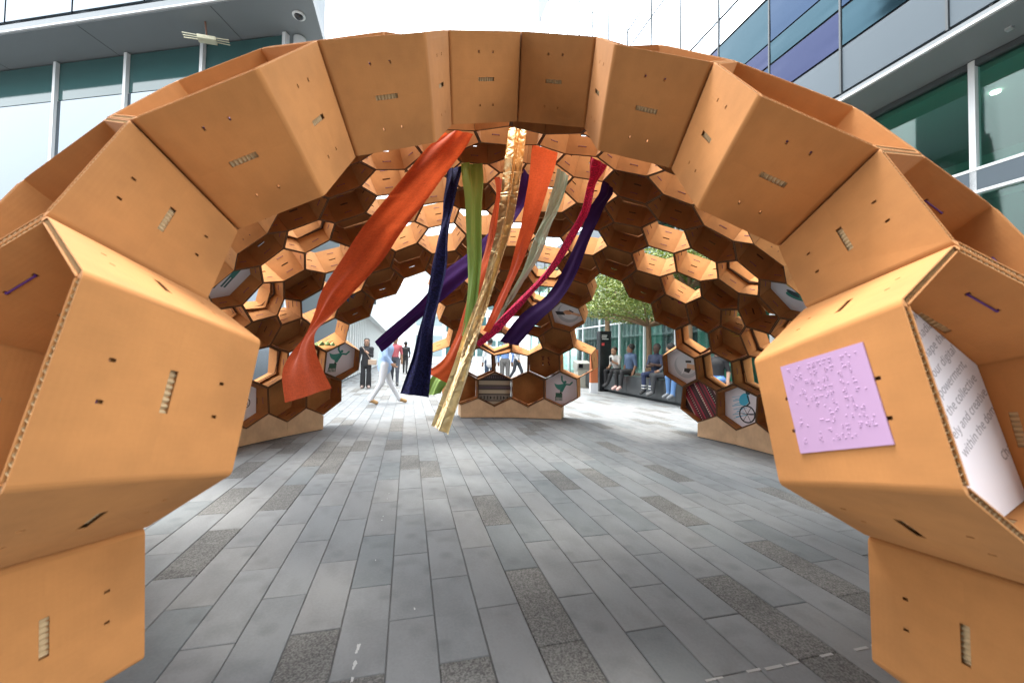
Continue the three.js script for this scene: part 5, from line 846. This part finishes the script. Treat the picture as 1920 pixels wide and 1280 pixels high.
person('seated person in blue jeans and grey shoes half hidden by the red textile cell', sitP({}), { skin: SK, top: [0.1, 0.1, 0.11], bottom: [0.08, 0.17, 0.34], shoe: [0.14, 0.15, 0.16] }, seatAt(1287), outTurn, 1.74);
person('seated person in black sleeveless top and jeans seen through an open cell', sitP({ elR: [-0.24, 0.28, -0.02], wrR: [-0.2, 0.1, 0.15], haR: [-0.18, 0.09, 0.2] }), { skin: SK4, top: [0.015, 0.015, 0.016], bottom: [0.09, 0.2, 0.42], shoe: [0.55, 0.55, 0.52], long: 1, hair: [0.06, 0.03, 0.018] }, seatAt(1346), outTurn + 0.5, 1.66);

// ---------------------------------------------------------------- planter wall, trees, signs
{
  const w = thing('planter_wall', 'long dark grey planter wall that people sit on with slatted bench end', 'planter', street(WALLLAT, 8.2), STREET_TURN);
  // local x across to the right, local -z along the street
  const stone = std(lin(0.05, 0.055, 0.058), 0.3);
  for (let k = 0; k < 8; k++) part(w, 'wall_block', box(0.56, SEAT - 0.1, 1.17, 0.32, (SEAT - 0.1) / 2 + 0.08, 2.4 - k * 1.18), stone);
  part(w, 'plinth', box(0.4, 0.1, 9.4, 0.4, 0.04, -1.7), darkFrame);
  for (let k = 0; k < 6; k++) part(w, 'slat', box(0.03, 0.035, 2.3, 0.015, 0.14 + k * 0.075, 1.95), std(lin(0.5, 0.5, 0.48), 0.6));
  part(w, 'soil', box(1.5, 0.4, 9.3, 1.36, 0.38, -1.7), std(lin(0.06, 0.045, 0.03), 1)); sh(w);
}
function leafTree(name, label, base, trunkH, rTrunk, crown, count, seed, cols) {
  const t = thing(name, label, 'tree', base, 0, 'street trees'); const r = rng(seed);
  const bark = std(lin(0.26, 0.17, 0.1), 0.9, { bumpMap: kraftBump, bumpScale: 0.01 });
  const pts = [V3(0, 0, 0), V3(0.03, trunkH * 0.5, 0.02), V3(0.0, trunkH, 0)];
  part(t, 'trunk', join([rod(pts[0], pts[1], rTrunk, rTrunk * 0.85, 12), rod(pts[1], pts[2], rTrunk * 0.85, rTrunk * 0.75, 12)]), bark);
  const limbs = [], tips = [];
  for (let k = 0; k < 11; k++) { const a = k / 11 * 6.283 + r() * 0.4, tier = k % 2; const e = V3(Math.cos(a) * crown.x * (0.55 + 0.4 * r()), trunkH + crown.y0 + (tier ? crown.h * 0.6 : 0.15) + r() * 0.2, Math.sin(a) * crown.z * (0.55 + 0.4 * r())), m = V3(e.x * 0.4, trunkH + (e.y - trunkH) * 0.65, e.z * 0.4); limbs.push(rod(pts[2], m, rTrunk * 0.5, rTrunk * 0.28, 7), rod(m, e, rTrunk * 0.28, rTrunk * 0.08, 6)); tips.push(m, e, m.clone().lerp(e, 0.5)); for (let j = 0; j < 3; j++) { const q = m.clone().lerp(e, 0.3 + 0.25 * j).add(V3((r() - 0.5) * 1.1, 0.1 + r() * 0.3, (r() - 0.5) * 1.1)); limbs.push(rod(m.clone().lerp(e, 0.2 + 0.2 * j), q, rTrunk * 0.12, rTrunk * 0.04, 5)); tips.push(q); } }
  part(t, 'limb', join(limbs), bark);
  // leaves in flat tiers round the limbs
  const pos = [], col = [], up = V3(0, 1, 0), q = new THREE.Quaternion(), e = new THREE.Euler();
  for (let i = 0; i < count; i++) {
    const tip = tips[Math.floor(r() * tips.length)], g = () => (r() + r() + r() - 1.5) * 0.9;
    const c = tip.clone().add(V3(g() * 0.85, Math.abs(g()) * 0.1 + 0.02 + (r() - 0.5) * 0.12, g() * 0.85)), s = 0.022 + 0.02 * r();
    e.set((r() - 0.5) * 1.6, r() * 6.283, (r() - 0.5) * 1.6); q.setFromEuler(e);
    const P = [V3(0, 0, -s * 1.5), V3(s * 0.7, s * 0.12, 0), V3(0, 0, s * 1.5), V3(-s * 0.7, s * 0.12, 0)].map((p) => p.applyQuaternion(q).add(c));
    for (const k of [0, 1, 2, 0, 2, 3]) pos.push(P[k].x, P[k].y, P[k].z);
    const cc = cols[Math.floor(r() * cols.length)], v = 0.8 + 0.4 * r(); for (let k = 0; k < 6; k++) col.push(cc[0] * v, cc[1] * v, cc[2] * v);
  }
  const g = new THREE.BufferGeometry(); g.setAttribute('position', new THREE.Float32BufferAttribute(pos, 3)); g.setAttribute('color', new THREE.Float32BufferAttribute(col, 3)); g.computeVertexNormals();
  const crownM = part(t, 'crown', g, leafMat); crownM.userData.kind = 'stuff'; sh(t); return t;
}
const along2 = (px, lat) => { let b = null; for (let d = 4; d < 24; d += 0.01) { const q = street(lat, d, 1).project(camera), x = 960 + q.x * 960; if (!b || Math.abs(x - px) < b.e) b = { e: Math.abs(x - px), d }; } return b.d; };
const leafMat = new THREE.MeshPhysicalMaterial({ vertexColors: true, roughness: 0.7, side: THREE.DoubleSide, transmission: 0.35, thickness: 0 });
const LC = [[0.14, 0.2, 0.028], [0.19, 0.25, 0.035], [0.09, 0.15, 0.022], [0.27, 0.31, 0.06]];
{
  const along = (px, lat) => { let b = null; for (let d = 4; d < 24; d += 0.01) { const q = street(lat, d, 2).project(camera), x = 960 + q.x * 960; if (!b || Math.abs(x - px) < b.e) b = { e: Math.abs(x - px), d }; } return b.d; };
  const a = street(7.15, along(1216, 7.15), 0.55); leafTree('street_tree', 'young tree with tan trunk and flat bright leaf tiers behind the seated people', a, 1.6, 0.1, { x: 2.6, z: 2.6, y0: 0.1, h: 0.95 }, 15000, 5, LC);
  const b = street(7.9, along(1138, 7.9), 0.0); leafTree('street_tree', 'taller tree with spreading crown beyond the dark sign column', b, 3.3, 0.12, { x: 2.9, z: 2.9, y0: 0.2, h: 1.3 }, 14000, 8, LC);
  const c = street(7.3, along(1290, 7.3), 0.55); leafTree('street_tree', 'leafy tree standing close behind the right side of the dome', c, 2.5, 0.1, { x: 1.6, z: 1.8, y0: 0.2, h: 0.8 }, 9000, 12, LC);
}
{
  const s = thing('sign_column', 'tall black sign column with faint white lettering', 'sign', street(6.5, along2(1132, 6.5)), STREET_TURN);
  part(s, 'column', new RoundedBoxGeometry(0.42, 2.05, 0.28, 2, 0.02).translate(0, 1.025, 0), std(lin(0.018, 0.02, 0.022), 0.25));
  const f = (x, y, w) => box(w, 0.03, 0.004, x, y, 0.143);
  part(s, 'lettering', join([f(-0.05, 1.9, 0.2), f(-0.06, 1.84, 0.18), f(-0.02, 1.78, 0.24)]), std(lin(0.6, 0.62, 0.62), 0.6));
  part(s, 'red_mark', box(0.1, 0.09, 0.004, -0.1, 1.6, 0.143), std(lin(0.6, 0.06, 0.06), 0.6)); sh(s);
  const o = thing('orange_panel', 'tall orange panel standing left of the black sign column', 'panel', gp(1113, 736), STREET_TURN);
  part(o, 'board', new RoundedBoxGeometry(0.26, 1.08, 0.1, 2, 0.01).translate(0, 0.86, 0), std(lin(0.45, 0.13, 0.045), 0.6)); part(o, 'foot', box(0.26, 0.32, 0.12, 0, 0.16, 0), std(lin(0.6, 0.62, 0.65), 0.5)); sh(o);
  const k = thing('kiosk_desk', 'cream registration desk with a sloping top and black screen', 'desk', gp(1091, 726), 0.25);
  part(k, 'cabinet', box(0.5, 0.7, 0.4, 0, 0.35, 0), std(lin(0.4, 0.39, 0.33), 0.6));
  const top = new RoundedBoxGeometry(0.58, 0.3, 0.46, 2, 0.02); top.rotateX(0.25).translate(0, 0.82, 0); part(k, 'top', top, std(lin(0.3, 0.3, 0.27), 0.6));
  part(k, 'screen', box(0.16, 0.15, 0.02, -0.16, 0.82, 0.25), std(lin(0.01, 0.01, 0.012), 0.2)); sh(k);
  for (const [px, py, lab] of [[893, 735, 'slim white barrier post beside the person in the white shirt'], [846, 726, 'slim white barrier post in the street left of the centre leg']]) { const p = thing('barrier_post', lab, 'post', gp(px, py), 0, 'white barrier posts'); part(p, 'pole', rod(V3(0, 0.02, 0), V3(0, 1.0, 0), 0.02, 0.02, 10), whiteFrame); part(p, 'base', new THREE.CylinderGeometry(0.14, 0.15, 0.03, 18).translate(0, 0.015, 0), whiteFrame); part(p, 'cap', new THREE.SphereGeometry(0.03, 10, 8).translate(0, 1.0, 0), whiteFrame); sh(p); }
}
{ // loose green cloth left lying in an open cell of the far left leg
  const I = cellInfo[266], c = I.ci.clone().lerp(I.co, 0.35); let low = null; for (const w of I.walls) if (!low || w.f.o.y < low.f.o.y) low = w;
  const N = 26, pos = [], idx = [], r = rng(4); for (let j = 0; j <= N; j++) for (let i = 0; i <= N; i++) { const x = (i / N - 0.5) * 0.26, z = (j / N - 0.5) * 0.22, y = 0.035 + 0.022 * Math.sin(x * 55 + z * 20) + 0.02 * Math.cos(z * 60 - x * 16) - 1.3 * (x * x + z * z); pos.push(x, Math.max(0.004, y), z); }
  for (let j = 0; j < N; j++) for (let i = 0; i < N; i++) { const a = j * (N + 1) + i; idx.push(a, a + N + 1, a + 1, a + 1, a + N + 1, a + N + 2); }
  const g = new THREE.BufferGeometry(); g.setAttribute('position', new THREE.Float32BufferAttribute(pos, 3)); g.setAttribute('uv', new THREE.Float32BufferAttribute(new Array(pos.length / 3 * 2).fill(0), 2)); g.setIndex(idx); g.computeVertexNormals();
  const m = new THREE.Mesh(g, cloth([0.36, 0.5, 0.2], { roughness: 0.6 })); const lowest = I.pi.reduce((a, b) => (a.y < b.y ? a : b)); m.position.set(c.x, Math.min(...I.pi.map((p) => p.y)) * 0.5 + c.y * 0.5 - 0.07, c.z); m.name = numbered('folded_cloth'); m.castShadow = m.receiveShadow = true; m.userData = { label: 'crumpled pale green cloth lying inside an open cell of the leg', category: 'cloth' }; scene.add(m);
}
renderer.render(scene, camera);
